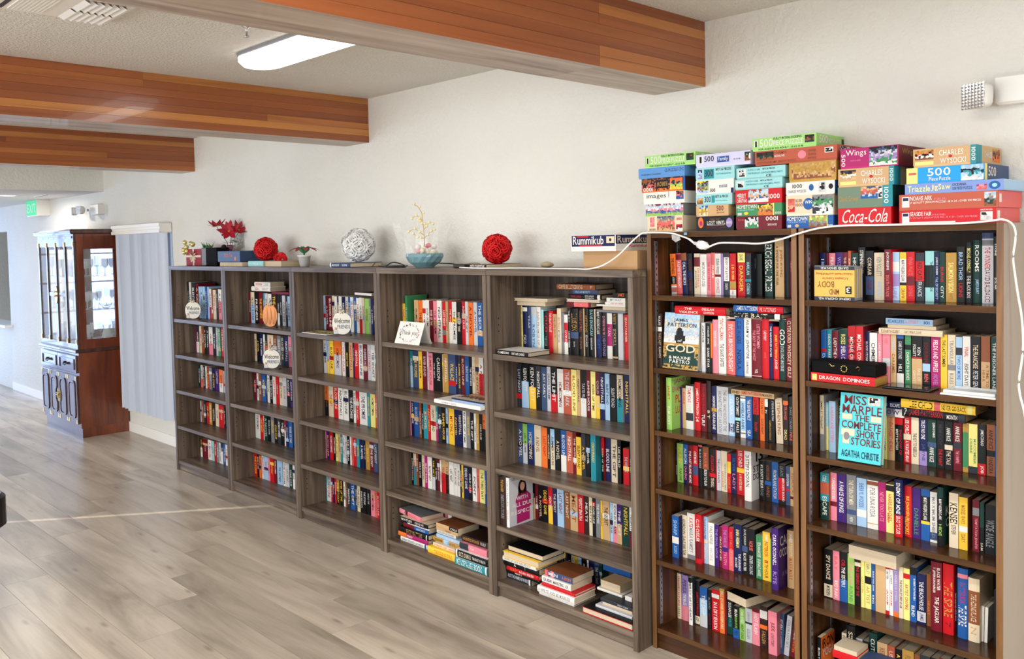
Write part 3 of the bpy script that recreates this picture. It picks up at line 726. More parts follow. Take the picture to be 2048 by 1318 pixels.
row((1600, 610, 4.5714, 175, 700, 1800, 745), .205, 1.219, 'second shelf, '+RD, 'books on the second shelf of the right dark bookcase', '''
172-246|230|b|r.4~.46|LDRAMA@.5~.9|
248-291|225|t||wDEADLY PARK@.1~.6|
294-351|240|m||wLADY@.15~.35;wTHE NOVELLE@.36~.9|
355-437|225|v|G.0~.32|YROSES@.1~.3;wSHEILA CONNOLLY@.34~.9|
440-505|195|r|m.2~.24,m.3~.34,m.4~.44,m.5~.54|wMICHAEL CRICHTON@.2~.9|
508-580|197|r||wMICHAEL CONNELLY@.15~.85|f=.02,s=m
583-633|245|B||wBLOOD STONE@.2~.6|
637-706|257|w||kCHIMERA@.2~.7;eWILL@.72~.95|
712-749|262|p||wLAST MAN IN CHURCH@.2~.8|
752-823|262|p|x.5~.66|sRODE@.1~.2;wFINAL@.8~.9|
828-880|262|T||LWINTERS@.1~.35;nCARAMEL@.4~.8|
885-949|262|k|b.0~.1,w.78~1|xGAME OF STONES@.15~.5;wHILL@.6~.76|
958-1013|272|g|k.2~.3|wDANCE IN SHOES@.35~.9|
1020-1116|270|k|r.44~.46,T.47~1|wKEN@.25~.4R;wFOLLETT@.2~.43L;cFALL OF@.66~.9R;cGIANTS@.7~.95L|
1120-1191|275|k|L.55~.7|mECHO BURNING@.15~.55;sBEN@.75~.9|
1196-1281|275|M||wFIELDS AND APPLES@.1~.7;VNOVEL@.75~.95|
1286-1346|272|y||kTHE LAST SUMMER@.1~.6|
1350-1421|275|c|e.55~.65|eTRIANGULAR@.1~.55;eRULES@.7~.9|
1424-1481|295|L|E.2~.34|bTWO OF MORE@.36~.8|
1485-1556|290|w||rFINAL@.2~.38;kEIGHT DAYS@.5~.9|
1558-1651|290|k||cTHE FRANCHISE@.15~.58;xPETER GENT@.62~.95|
1655-1737|290|n|T.45~1|nA TIME TO@.5~.9R;nHEAR@.6~.8L|
1745-1806|295|G||xTHE PRISONER LAND@.1~.95|
''')
row((1600, 760, 4.5714, 170, 640, 1800, 880), .21, .943, 'third shelf, '+RD, 'books on the third shelf of the right dark bookcase', '''
170-220|140|c|e.7~1|kSIMMER BY TWILIGHT@.1~.6|f=.02,s=x
225-262|205|a|Y.5~1|wTEXAS WOLF@.1~.6|
265-326|195|L||pA HURRICANE SISTERS@.1~.8|f=.02,s=w
355-387|190|k||wFANNIE@.1~.35|
745-796|305|Y||nCALL HOME@.3~.8|
800-866|315|T||rWHEN RABBIT HOWLS@.06~.8|
868-941|325|k|r.0~.2|wBRETT BATTLES@.3~.75L;rSHADOW OF@.3~.85R|
945-1013|320|r|c.4~.52|wLEE CHILD@.08~.4;wA WANTED MAN@.54~.97|
1018-1086|325|c||kTHE KEY TO REBECCA@.36~.85|
1090-1161|345|B|V.7~1|wTRUST NO ONE@.05~.45;qJAYNE@.5~.95|
1165-1246|345|G|q.5~.6|wQUEEN OF DAMNED@.1~.4R;wANNE RICE@.6~.9|
1250-1316|365|k||rTHE PAINT@.6~.95;EMEMNOCH@.1~.5|
1322-1396|370|k|c.5~.6|wANNE RICE@.15~.42;cTHE TALE@.62~.9|
1402-1479|370|m|E.44~.56|wANNE RICE@.12~.42;pTHE VAMPIRE@.6~.85|
1485-1536|390|d|g.2~.9|gJULIE GARWOOD@.1~.9|
1540-1621|405|Y|E.86~1|gMACOMBER@.3~.8R;gDEBBIE@.3~.6L|
1625-1697|410|k|r.78~1|wJAMES CONRAD@.1~.42;wJOB@.82~.97|
1703-1781|410|n|k.5~.62|kANNE RICE@.1~.48;kPANDORA@.64~.95|
1785-1806|420|b|||
''')
row((1600, 920, 4.5714, 190, 520, 1800, 880), .19, .687, 'fourth shelf, '+RD, 'books on the fourth shelf of the right dark bookcase', '''
188-266|120|t|S.2~.45,G.6~1|wCOLE@.05~.18;wESCAPE@.5~.9|f=.01,s=n
278-335|120|p|m.6~.7|wTANGLED ROSES@.1~.55|
337-419|130|v||wA FARCE OF KINGS@.15~.8|
425-511|140|e|q.7~.8|cTHE TURN OF MEN@.1~.6;wNEW@.85~.95|
517-606|170|L|w.65~.8|bSHERRYL WOODS@.1~.6|
613-713|190|w|n.02~.1,T.88~.9|ePOR UNA ROSA@.15~.75|
714-783|205|M||pNEVER TOO LATE@.2~.8|
787-858|225|Y|k.02~.14|rHARRIS BEACHES@.2~.75;rDEEP@.6~.8L|
862-938|180|B|r.62~1|wENEMY OF MINE@.06~.6;wBRAD TAYLOR@.64~.95|f=.02,s=B
941-1021|240|r||yIRIS JOHANSEN@.2~.6;yFIREWORKS@.62~.95|
1026-1103|260|v||gDANIELLE@.4~.92|
1106-1186|270|b|k.14~.62,y.62~.68|wMARY HIGGINS CLARK@.16~.6;bTHE CITY@.75~.9|
1190-1254|295|w|q.8~.95|eMAXIMUM SHIELD@.1~.9|
1257-1311|250|k|G.0~.18|wMARY HIGGINS CLARK@.2~.55;lHIDE@.6~.85|f=.02,p=kill,s=G
1362-1446|305|c||kKENSEI@.18~.55W;kSTEVEN@.58~.75|f=.01
1450-1530|345|y|w.55~.66|nMASKED WAYS@.15~.5;nDIARY@.7~.85|f=.01,s=n
1575-1636|370|m|e.15~.3|pTEMPTATION JENNIFER@.35~.95|
1640-1682|390|G|k.5~1|cSAM@.8~.95|
1686-1780|415|k||eWIDE ANGLE@.3~.85W|l=1
1783-1806|330|G|||
''')
row((1600, 1050, 4.5714, 225, 615, 1800, 1075), .2, .385, 'fifth shelf, '+RD, 'books on the fifth shelf of the right dark bookcase', '''
221-299|225|k|c.72~.98|cSPY DANCE@.12~.62;kMORDEN@.75~.95|
302-361|240|p||sBAY@.1~.4;wRED RAIN@.6~.95|
363-431|250|k|b.55~1|wTHE SISTERS@.3~.7;rOIL@.15~.3|
434-496|270|l||pONE LAKE@.15~.6;gROUND@.65~.95|
498-554|290|k|c.12~.2|rTHE SEEKERS OF THE@.2~.8|
556-589|295|Y||dCOTTON@.3~.8|
592-649|315|Y|k.35~.5|eSHIRLEY@.1~.3;dARTIST@.55~.9|
651-686|335|b||wBURST FOR JOHN@.2~.6;wKING@.65~.9|
690-781|340|T|||
783-816|360|w|r.0~.1,r.92~1|kPETER@.15~.3;rGRAHAM@.5~.8|
818-851|365|w|r.0~.1|kLOST@.2~.4;rGRAHAM@.5~.8|
853-901|375|V|o.9~1|xDANIELLE STEEL@.1~.7|
903-943|385|c||kTHE SCARLET RED CLUB@.25~.8|
945-1003|400|Y|r.1~.2|rARTIST ON FIRE@.3~.8|
1005-1064|390|b|k.0~.14|wROBERT B PARKERS@.2~.6R;wBLIND@.7~.9|
1070-1151|450|B|x.75~.95|wTHE BEACH HOUSE@.15~.72;vJAMES@.78~.93|
1155-1196|450|n||oHEART@.5~.8|
1197-1298|340|m||wT. JEFFERSON PARKER@.08~.45L;wBLACK WATER@.08~.4R;wTHE JAGUAR@.5~.88|f=.02
1305-1402|360|r||dTHE SPIRE@.25~.75W;m7@.82~.9|f=.02
1408-1436|460|k||wTHEY WALKED WITH JESUS@.12~.95|
1438-1532|400|b|p.08~.14|MPATTERSON@.2~.5W;wTHE SPIRE@.52~.82W|f=.02
1537-1641|490|c|n.2~.72|cTHE HIDING PLACE@.25~.68;TN@.75~.9|f=.02
1646-1676|760|w|||l=1.5
1683-1713|770|w|||l=1.5
1770-1802|600|k|||
''')
row((1600, 1050, 4.5714, 85, 1530, 1800, 2000), .165, .089, 'bottom shelf, '+RD, 'books on the bottom shelf of the right dark bookcase', '''
84-113|1010|b||wTAI CHI@.25~.6|f=.02
115-156|1020|w||eWELL@.05~.2|f=.02
158-196|1030|k||wIRON YOGA@.25~.7|f=.02,p=iron,s=o
385-428|990|c||kHART@.05~.3|f=-.03
430-506|925|k||cSILK@.1~.35|f=-.03
510-573|1040|x|G.1~.4||f=-.04
575-631|1065|E||wBIG@.1~.3|f=-.04
633-706|990|G||wCUTLER@.1~.5|f=-.04
708-801|1080|T||nREED@.1~.3|f=-.03
805-868|1110|S||cLIST@.1~.3|f=-.03
870-931|1140|k||yA KEY@.1~.4|f=-.03
935-1040|1150|d||nFOREST@.1~.35|f=-.03
1045-1095|1190|n|||f=-.03
1100-1190|1200|E||wLAST@.1~.3|f=-.03
1193-1270|1225|k|||f=-.03
1275-1360|1230|m||wHIGH@.1~.3|f=-.03
1365-1450|1260|B||xNORTH@.1~.3|f=-.03
1455-1540|1290|e|||f=-.03
''')
FL = 'books lying flat on the rows'
# lying books, dark bookcases
z = 1.206+.2535
def fdc(y, x): return (x0+x/sc, y0+y/sc)
def fl(crop, z, Yf, a, b_, yb, th, key, ts='', where='', **k):
    x0, y0, s = crop; return flat(z, Yf, x0+a/s, x0+b_/s, y0+yb/s, th/s, key, ts, where, FL, **k)
C2 = (1290, 590, 6.0235)
z = fl(C2, None, .12, 985, 1700, 285, 26, 'w', '', 'lowest of the three above the row, second shelf, left dark bookcase', back=True)
z = fl(C2, z, .1, 1022, 1640, 250, 62, 'k', 'cLIVE BAIT@.04~.8W', 'above the row, second shelf, left dark bookcase', bs='w.88~.98')
z = fl(C2, z, .11, 1070, 1665, 185, 84, 'b', 'wJAMES PATTERSON@.06~.5W;wPRIVATE PARIS@.54~.86W', 'blue half and red half, second shelf, left dark bookcase', bs='r.5~1')
fl(C2, None, .12, 362, 975, 225, 98, 'r', 'wTHE@.2~.35R;wVIOLENCE@.06~.5L;wDELILAH@.55~.78R;wDAWSON@.58~.78L', 'above the white cover-out novel, second shelf, left dark bookcase', depth=.2)
C3 = (1290, 740, 6.0235)
fl(C3, None, .18, 1040, 1556, 290, 62, 'T', 'kEND@.03~.2;rJAMES PATTERSON@.24~.7W;kPRIVATE@.72~.95', 'across the row, third shelf, left dark bookcase')
C6 = (1290, 1120, 6.0235)
fl(C6, None, .15, 1010, 1285, 500, 105, 'k', '', '', back=True, label='thick black paperback lying flat, page edges outward, bottom shelf, left dark bookcase', rz=rad(-14))
K2 = (1600, 610, 4.5714)
z = fl(K2, None, .19, 722, 1305, 262, 54, 'c', 'nELIZABETH GILBERT@.04~.34;nEAT, PRAY, LOVE@.42~.68', 'on the row, second shelf, right dark bookcase')
z = fl(K2, z, .2, 800, 1245, 210, 34, 'T', '', '', back=True, label='tan book between two others, page edges outward, second shelf, right dark bookcase')
z = fl(K2, z, .2, 785, 1215, 178, 56, 'L', 'bFEARLESS@.05~.4;pA STORY@.42~.7;b101@.8~.95', 'top of its pile, second shelf, right dark bookcase', topc='k')
K3 = (1600, 760, 4.5714)
z = fl(K3, None, .19, 935, 1512, 330, 88, 'k', 'wJP@.03~.08W;rJAMES PATTERSON@.12~.66W;wMONTH@.72~.88', 'under the yellow one, third shelf, right dark bookcase', bs='E.9~1')
z = fl(K3, z, .18, 925, 1606, 235, 78, 'y', 'kLEE CHILD@.12~.44W;kNEVER GO BACK@.56~.88W', 'on the pile, third shelf, right dark bookcase', bs='s.46~.54,Y.9~.96')
fl(K3, z, .2, 970, 1600, 155, 28, 'k', 'xPATTERSON ROCKING@.1~.8', 'topmost under the board, third shelf, right dark bookcase')
z = fl(K3, None, .2, 560, 948, 300, 80, 'w', 'vHOW@.5~.9', 'behind the aqua cover-out book, third shelf, right dark bookcase', bs='e.6~.8')
fl(K3, z, .185, 455, 922, 190, 62, 'B', 'xDB@.03~.2;cDAVID BALDACCI@.27~.74;wESCAPE@.8~.98', 'above the aqua cover-out book, third shelf, right dark bookcase', tmin=.02)
K5 = (1600, 1050, 4.5714)
fl(K5, None, .17, 447, 890, 300, 120, 'c', '', '', back=True, label='thick cream paperback lying flat, scribbled page edges outward, fifth shelf, right dark bookcase', rz=rad(-2))
z = fl(K5, .215, .1, 300, 530, 1350, 70, 'r', '', '', back=False, label='short red book lying flat before the orange yoga book, bottom shelf, right dark bookcase', depth=.09)
fl(K5, z, .1, 310, 520, 1240, 40, 'c', '', '', back=True, label='cream book lying flat on a short red one, bottom shelf, right dark bookcase', depth=.09)
fl(K5, .215, .1, 545, 800, 1400, 60, 'q', '', '', label='slate blue book lying flat on its own, bottom shelf, right dark bookcase', depth=.09)
# ------------------------------------------------------------------ books of the nearest grey bookcase, top shelf
NG, FG = 'nearest grey bookcase', 'fourth grey bookcase'
row((970, 530, 6.0235, 360, 985, 1730, 1160), .205, 1.205, 'top shelf, '+NG, 'books on the top shelf of the nearest grey bookcase', '''
360-456|490|Y||nMARY HIGBY@.04~.2W;dTHE ROYAL FOLLY@.25~.6;dPRINCE@.66~.85|
460-515|495|B|w.03~.12|wCHILD@.65~.85|
516-561|500|q||xYEAR@.2~.5|
563-623|505|L|x.0~.2|qROBYN@.4~.9|
625-676|505|w||eAND PROMISE OF@.1~.85|
678-708|540|a|||
712-766|560|k||rCUJO@.1~.5W;eTHRILLER@.6~.85|
768-821|555|r||wTHE GREAT CHASE@.05~.5;mPRINCE@.6~.9|
823-868|595|T||nTHE LIFE GATE@.05~.6|
872-921|525|c||rSKY TRIALS@.2~.45;bMY TWO CAN@.48~.75|
923-956|575|e||mQUIET@.4~.8|
958-1001|600|w|r.2~.7|wLIVING@.4~.7|
1003-1035|520|k||wLANCE WEBER@.5~.85;xTHE FLY@.05~.3|
1037-1131|525|k|q.5~.64|dILLUSION@.1~.48W;xA.M.R. BETH@.7~.82|
1133-1186|525|k||SCHARLES LATRELL@.05~.5;nKING@.6~.85|
1187-1204|525|T|||
1207-1254|525|k||dHITTING@.15~.5;xEDWARD@.55~.8|
1255-1321|530|k||aDAVE DUNCAN@.02~.55;wUPLAND OUTLAWS@.6~.85W|
1322-1335|535|c|||
1337-1406|555|k|B.5~1|wMARY HIGGINS CLARK@.02~.5;bHEARTS@.6~.8|
1410-1472|560|k||pCATHERINE COULTER@.1~.5;VLIGHTNING@.52~.95|
1476-1537|580|w|M.24~.72|wVAN@.3~.5|
1540-1601|575|k|T.94~.98|dROBERT B@.03~.25;TSIXKILL@.35~.72|
1604-1666|585|x|||
1683-1731|600|r||cSEAN VARDER@.06~.6|
''')
C1 = (970, 530, 6.0235)
z = fl(C1, None, .18, 326, 725, 480, 56, 'x', '', 'lower of two at the start, top shelf, nearest grey bookcase', back=True)
fl(C1, z, .16, 262, 752, 405, 34, 'c', '', 'upper of two at the start, top shelf, nearest grey bookcase', back=True, topc='w', depth=.165)
z = fl(C1, None, .19, 990, 1275, 500, 62, 'm', 'pRED MOON@.3~.9', 'mid pile, top shelf, nearest grey bookcase', bs='s.3~.9')
z = fl(C1, z, .18, 980, 1380, 435, 34, 'w', '', 'under the black one, mid pile, top shelf, nearest grey bookcase', back=True)
z = fl(C1, z, .18, 1005, 1405, 400, 56, 'k', 'rFIVE LIVES@.1~.4;wDOLORES@.52~.78R;wCANNON@.52~.78L', 'mid pile, top shelf, nearest grey bookcase', bs='w.88~.96')
z = fl(C1, z, .19, 1055, 1360, 332, 52, 'q', 'LKINGS AND MODESTY@.1~.7', 'mid pile, top shelf, nearest grey bookcase')
fl(C1, z, .185, 867, 1328, 268, 66, 'n', 'cCOPPER SKILLET COOKING@.06~.68W;xF@.88~.94', 'topmost of the mid pile, top shelf, nearest grey bookcase')
z = fl(C1, None, .19, 1352, 1690, 566, 26, 'e', '', 'lowest of the last pile, top shelf, nearest grey bookcase')
z = fl(C1, z, .2, 1416, 1690, 525, 44, 'w', '', 'lower one of the last pile, top shelf, nearest grey bookcase', back=True)
z = fl(C1, z, .19, 1346, 1690, 470, 18, 'w', '', 'widest of the last pile, top shelf, nearest grey bookcase')
z = fl(C1, z, .19, 1446, 1690, 440, 32, 'w', 'rKEY TO HOPE@.3~.9', 'mid of the last pile, top shelf, nearest grey bookcase')
z = fl(C1, z, .19, 1464, 1690, 400, 50, 'w', 'tMY WAY@.2~.8', 'below the topmost, last pile, top shelf, nearest grey bookcase')
fl(C1, z, .19, 1540, 1690, 335, 62, 'k', 'oJAMES@.4~.9W', 'topmost of the last pile, top shelf, nearest grey bookcase')
fl(C1, 1.205, .01, 140, 523, 1075, 58, 'k', 'wCAMERON@.05~.4;wSHOT AND LEARNED@.5~.9', '', topc='w', label='black-spined white book lying flat at the shelf edge, top shelf, nearest grey bookcase', rz=rad(-1))
# portrait-cover book, pulled out on the fourth shelf
def portrait(pm, t, h, d):
    F = face_fn(t, h, d)
    def blob(pts, c, e=0): pm.face([F(u*d, v*h) if not e else (t/2+.0006+e, u*d, v*h) for u, v in pts], pc(c))
    blob([(.3, .03), (.85, .05), (.84, .3), (.92, .34), (.9, .56), (.72, .66), (.38, .64), (.26, .5), (.3, .3)], 'M')
    n = 16; blob([(.55+.17*cos(2*pi*i/n), .76+.15*sin(2*pi*i/n)) for i in range(n)], 'N', .0002)
    blob([(.38, .6), (.5, .58), (.46, .78), (.38, .78)], 'N', .0002); blob([(.62, .6), (.73, .62), (.72, .78), (.64, .78)], 'N', .0002)
    pm.face([(t/2+.0011, (.555+.1*cos(2*pi*i/n))*d, (.765+.085*sin(2*pi*i/n))*h) for i in range(n)], rgb(206, 150, 122))
    for s, x0, y0, x1, y1 in [('WITH', .3, .5, .78, .58), ('ALL DUE', .12, .37, .95, .45), ('RESPECT', .08, .22, .97, .3)]:
        text_on(pm, s, x0*d, y0*h, x1*d, y1*h, lambda u, v: (t/2+.0013, u, v), pc('w'))
    text_on(pm, 'NIKKI HALEY', .08*d, .92*h, .92*d, .98*h, F, pc('e'))
SIDE['por'] = portrait
row((970, 930, 6.0235, 180, 712, 300, 732), .02, .358, 'fourth shelf, '+NG, 'books standing at the edge of the fourth shelf, nearest grey bookcase', '''
181-256|150|N||dTHE BAKER@.05~.3;eAMERICAN STORIES@.35~.85|d=.15
263-298|160|w||eNIKKI HALEY@.05~.6;pSPEAK@.65~.85|p=por,s=x,d=.165
''')
# stacks on the bottom shelves of the last two grey bookcases
C5 = (970, 1060, 5.109); BG = ', bottom shelf, '+NG
z = .078; st = [(195, 478, 545, 66, 'E', 'xALICE THE ARMIES NOWHERE@.04~.85', .07, {'bs': 'w.88~.94'}), (222, 540, 480, 34, 'k', 'cMARY@.2~.6', .06, {}), (226, 548, 440, 44, 'r', 'oBAY@.1~.35;wROAD SERIES@.4~.85', .05, {}), (192, 552, 400, 66, 'k', 'wA@.3~.36;xT@.6~.64', .05, {}), (184, 520, 330, 44, 'w', 'eWORK OF LOVE AND SERVICE@.05~.85', .03, {})]
for i, (a, b_, y, th, k, ts, Yf, kw) in enumerate(st): z = fl(C5, z, Yf, a, b_, y, th, k, ts, 'first pile'+BG, **kw)
z = fl(C5, z, .02, 184, 542, 270, 60, 'y', '', '', back=True, label='thick yellow book lying flat, page edges outward, first pile'+BG, topc='y', depth=.19)
fl(C5, z, .04, 232, 586, 190, 56, 'k', '', '', back=True, label='black-covered book topmost of the first pile'+BG, topc='k')
z = .078; st = [(556, 908, 660, 32, 'w', 'cOLD TALES@.1~.8', .03, 'lowest of the white pile'), (538, 912, 600, 66, 'w', 'xHERO@.02~.1;eWRITE AND BE MARKED@.1~.9', .02, 'second of the white pile'), (580, 916, 560, 30, 'r', '', .03, 'in the white pile'), (582, 876, 500, 62, 'w', 'kMARKETING@.4~.75;vGUIDE@.05~.35;kLOI@.82~.9', .04, 'just under the picture book')]
for (a, b_, y, th, k, ts, Yf, w_) in st: z = fl(C5, z, Yf, a, b_, y, th, k, ts, w_+BG)
fl(C5, z, .05, 614, 892, 420, 62, 'q', 'oA STORY@.62~.96;wMEN@.1~.5', 'topping the white pile'+BG, topc='n', bs='s.0~.1,p.2~.32')
z = fl(C5, .078, .012, 992, 1500, 740, 62, 'r', '', '', back=True, label='large red album lying flat with cream page edges'+BG, topc='k', depth=.27, cat='book')
z2 = fl(C5, z, .05, 1130, 1500, 720, 26, 'x', '', 'on the red album'+BG)
z2 = fl(C5, z2, .07, 1200, 1500, 690, 26, 'c', '', 'in the pile above the red album'+BG, back=True)
z2 = fl(C5, z2, .07, 1180, 1500, 650, 34, 'E', 'xNEW YORK @.55~.9', 'above the red album'+BG)
z3 = fl(C5, z2, .13, 1146, 1400, 560, 24, 'w', '', 'white one under the tan box'+BG)
fl(C5, z3, .14, 1182, 1380, 560, 78, 'T', '', '', back=True, label='thick tan block of a book, page edges outward'+BG, depth=.1)
fl(C5, z3+.03, .25, 1210, 1490, 480, 90, 'b', '', '', label='thick blue hardback lying flat at the back'+BG, depth=.07)
z3 = fl(C5, z2, .12, 1432, 1500, 700, 46, 'w', '', 'white one squeezed against the side panel'+BG)
U4 = (740, 980, 5.493); BF = ', bottom shelf, '+FG
z = .078; st = [(342, 632, 600, 46, 'w', 'qBENNET KENNETH ATHEISTS@.05~.85', .05, {'bs': 'b.9~.96'}), (316, 637, 560, 48, 'M', 'wPENNY@.3~.5', .05, {'bs': 'o.0~.28'}), (328, 640, 500, 56, 'k', 'dSPICY MATTERS@.25~.8W', .05, {'bs': 'w.93~.96'}), (372, 640, 460, 44, 'b', 'wLOOKS@.5~.9', .06, {'bs': 'm.0~.45'}), (415, 650, 420, 34, 'w', 'kMADE@.1~.4;mGRACE@.5~.9', .06, {}), (332, 636, 380, 44, 'k', 'wHEATHER@.05~.45;wGROVE@.5~.9', .04, {'topc': 'c'})]
for (a, b_, y, th, k, ts, Yf, kw) in st: z = fl(U4, z, Yf, a, b_, y, th, k, ts, 'first pile'+BF, **kw)
fl(U4, z, .06, 314, 598, 300, 52, 'p', 'wLITTLE@.1~.3;sBUCHANAN@.45~.8', 'topmost of the first pile'+BF, topc='e', rz=rad(-8), bs='m.26~.4')
z = .078; st = [(640, 936, 740, 74, 'y', 'oTHE CODE OF TRUE@.25~.9', .03, {}), (697, 945, 680, 36, 'c', 'oA GREAT CUP@.05~.6;sREAD@.7~.95', .05, {}), (702, 985, 640, 48, 'd', 'kTHE BLUE ROOM@.05~.35;qDAYS@.5~.9', .07, {'bs': 'L.4~.6'}), (732, 985, 600, 38, 'L', 'wSKY MILES@.4~.9', .07, {}), (736, 945, 540, 36, 'w', 'eCROSSCUT RUNES@.1~.9', .08, {}), (732, 950, 520, 28, 'E', 'xTHE SHELTER IN ME@.1~.9', .08, {}), (730, 965, 480, 34, 'T', 'nTRIBES@.3~.8', .05, {}), (730, 966, 440, 42, 'T', 'wCOLE@.66~.96', .05, {'bs': 'k.6~1', 'topc': 'n'})]
for (a, b_, y, th, k, ts, Yf, kw) in st: z = fl(U4, z, Yf, a, b_, y, th, k, ts, 'second pile'+BF, **kw)
z = .078; st = [(938, 1290, 860, 84, 't', 'wMENOPAUSE BOOK@.05~.85W', .015, {'topc': 'w', 'bs': 'w.94~.98'}), (942, 1288, 780, 82, 'k', 'cSUZE ORMAN@.12~.5W;wTHE ROAD TO WEALTH@.55~.95', .02, {'bs': 'w.02~.07', 'topc': 'w'}), (990, 1288, 720, 70, 'p', 'wTHE NEW@.4~.55', .04, {'bs': 'E.0~.33'}), (1012, 1288, 640, 66, 'N', 'dHAUNTED POWER@.05~.7;xRULE@.75~.95', .06, {})]
for (a, b_, y, th, k, ts, Yf, kw) in st: z = fl(U4, z, Yf, a, b_, y, th, k, ts, 'third pile'+BF, **kw)

z = flat(None, .13, 503.5, 541, 581.5, 9, 'w', 'rSEA@.1~.5;eBOAT@.6~.9', 'x', FL, .12, label='white paperback lying flat on the books behind the copper pumpkin, lower of two')
flat(z, .13, 509.5, 541, 573, 9, 'w', 'rROUGH@.1~.5;eLAND@.6~.9', 'x', FL, .11, label='white paperback lying flat behind the copper pumpkin, upper of two')
flat(None, .13, 544, 578, 588, 5, 'm', '', 'x', FL, .14, label='thin maroon book lying flat along the row behind the copper pumpkin')
flat(None, .13, 708, 748, 590, 5, 'w', '', 'x', FL, .15, label='thin white magazine lying on the row, top shelf, middle grey bookcase', topc='N', rz=rad(-6))
# ------------------------------------------------------------------ the remaining several hundred smaller books, one joined object
STUFF = []
def srow(hdr, tops, zs, _n, s, Yb=None):
    """tokens: [start-]end:colour[second colour from the middle][^top][=title]"""
    x0, y0, sc, xa, ya, xb, yb = hdr; ta, tb = tops; lines = []; prev = xa
    for i, tok in enumerate(s.split('|')):
        tok = tok.strip(); ttl = ''
        if '=' in tok: tok, ttl = tok.split('=')
        yt = None
        if '^' in tok: tok, yt = tok.split('^'); yt = float(yt)
        a, c = tok.split(':'); q = a.split('-')
        L, R = (float(q[0]), float(q[1])) if len(q) == 2 else (prev, float(a))
        prev = R+1
        if yt is None: yt = ta+(tb-ta)*(L-xa)/(xb-xa)+rnd.uniform(0, .035)*abs(ya-ta)
        k = c[0]; bs = f'{c[1]}.{rnd.choice([4,5,6])}~1' if len(c) > 1 else ''
        if not bs and rnd.random() < .3: a_ = rnd.uniform(.1, .7); bs = f"{rnd.choice('wkxrTBeyL')}{a_:.2f}~{a_+.12:.2f}"
        tc = rnd.choice('kkrBnm') if k in LIGHT else rnd.choice('wwwcyx')
        if not ttl: ttl = rnd.choice(AUTO)
        lines.append(f'{L}-{R}|{yt}|{k}|{bs}|{tc}{ttl}@{rnd.uniform(.05,.3):.2f}~{rnd.uniform(.6,.92):.2f}')
    if Yb is None:
        e = [min(.215, max(.11, .5*.19+.5*atZ(x0+q/sc, y0+w/sc, zs).y)) for q, w in ((xa, ya), (xb, yb))]; Yb = (e[0]+e[1])/2
        Yb = (xa, e[0], xb, e[1])
    row(hdr, Yb, zs, 'x', 'x', '\n'.join(lines), STUFF)
ZA = (330, 480, 4.3932); ZB = (330, 740, 3.6614); ZC = (970, 700, 6.0235)
H = lambda Z, *a: Z+a
srow(H(ZA, 150, 690, 500, 705), (375, 435), 1.205, 1, '151-166:k|215:k^368|218-235:w^372|237-272:E^375|275-300:m^385|302-318:L^410|337:L^410|357:L^410|376:b^410|378-392:L^412|393-411:wr^430|412-424:n^430|425-452:c^440|455-470:E|473-500:wp^435')
srow(H(ZA, 248, 985, 515, 1035), (750, 770), .922, 1, '248-272:M|278-302:Ew|305-322:c|325-345:n|348-365:N|367-385:E|388-422:wp|425-450:k|452-468:x|470-492:g|498-516:r')
srow(H(ZB, 255, 125, 438, 170), (-38, 10), .641, 1, '248-260:G|263-280:xs|282-295:N|297-308:w|310-322:r|324-345:e|347-368:B|370-397:v|400-428:ow|430-438:L')
srow(H(ZB, 262, 380, 445, 430), (222, 265), .358, 1, '260-268:x|270-285:n|287-302:E|308-325:r|327-346:d|347-369:N|372-395:c|397-432:r|434-445:k')
srow(H(ZB, 262, 640, 462, 710), (500, 550), .078, 1, '262-276:kw|278-314:m|318-343:w|345-361:a|363-378:r|380-396:e|398-410:w|413-428:Bw|430-445:b|446-460:w')
srow(H(ZA, 738, 730, 1105, 760), (450, 490), 1.205, 1, '738-757:m|758-790:cL|792-826:k=FRIENDS|828-862:m|866-880:t|882-908:x|910-940:w|942-986:N|990-1010:kw|1012-1030:k|1035-1062:x|1064-1080:k|1082-1105:L')
srow(H(ZA, 762, 1050, 1115, 1115), (815, 850), .922, 1, '762-778:k|782-808:c|810-832:k|835-863:B|868-882:w|884-902:E|905-955:c|957-985:n|987-1020:e|1022-1050:E|1052-1086:B|1088-1115:p')
srow(H(ZB, 655, 218, 935, 275), (20, 70), .641, 1, '652-673:m|675-687:w|690-707:n|710-740:b|742-750:E|752-769:w|770-789:k|790-813:w|815-837:r|840-863:c|865-893:x|895-918:k|920-935:v')
srow(H(ZB, 660, 495, 940, 570), (320, 375), .358, 1, '662-698:w|700-723:r|725-729:c|730-753:G|755-775:k|777-801:e|802-826:k|827-851:E|852-876:k|877-886:rw|887-906:B|908-936:b')
srow(H(ZB, 652, 785, 955, 880), (615, 690), .078, 1, '652-676:r|678-691:k|692-706:o|710-726:x|728-756:L|757-771:p|772-801:r|803-820:m|825-863:L|868-886:w|887-911:x|913-933:G|938-953:w')
srow(H(ZA, 1330, 775, 1850, 830), (478, 515), 1.205, 1, '1330-1356:r^415=SECRET|1358-1381:b|1382-1413:L|1414-1436:m|1438-1470:m|1472-1493:c|1495-1515:w|1518-1530:B|1532-1558:wB|1560-1588:B|1590-1613:x|1615-1633:b|1635-1660:w|1662-1686:b|1688-1711:w|1712-1736:wr|1740-1756:c|1760-1796:l|1797-1813:e|1815-1833:B|1835-1850:k')
srow(H(ZA, 1370, 1160, 1855, 1240), (875, 920), .922, 1, '1370-1394:m|1398-1423:x|1425-1446:Ly|1450-1484:y|1490-1552:ox|1560-1586:w|1590-1617:k|1620-1651:T|1655-1666:B|1668-1704:r|1706-1743:w|1745-1781:m|1783-1813:x|1815-1849:w|1850-1860:N')
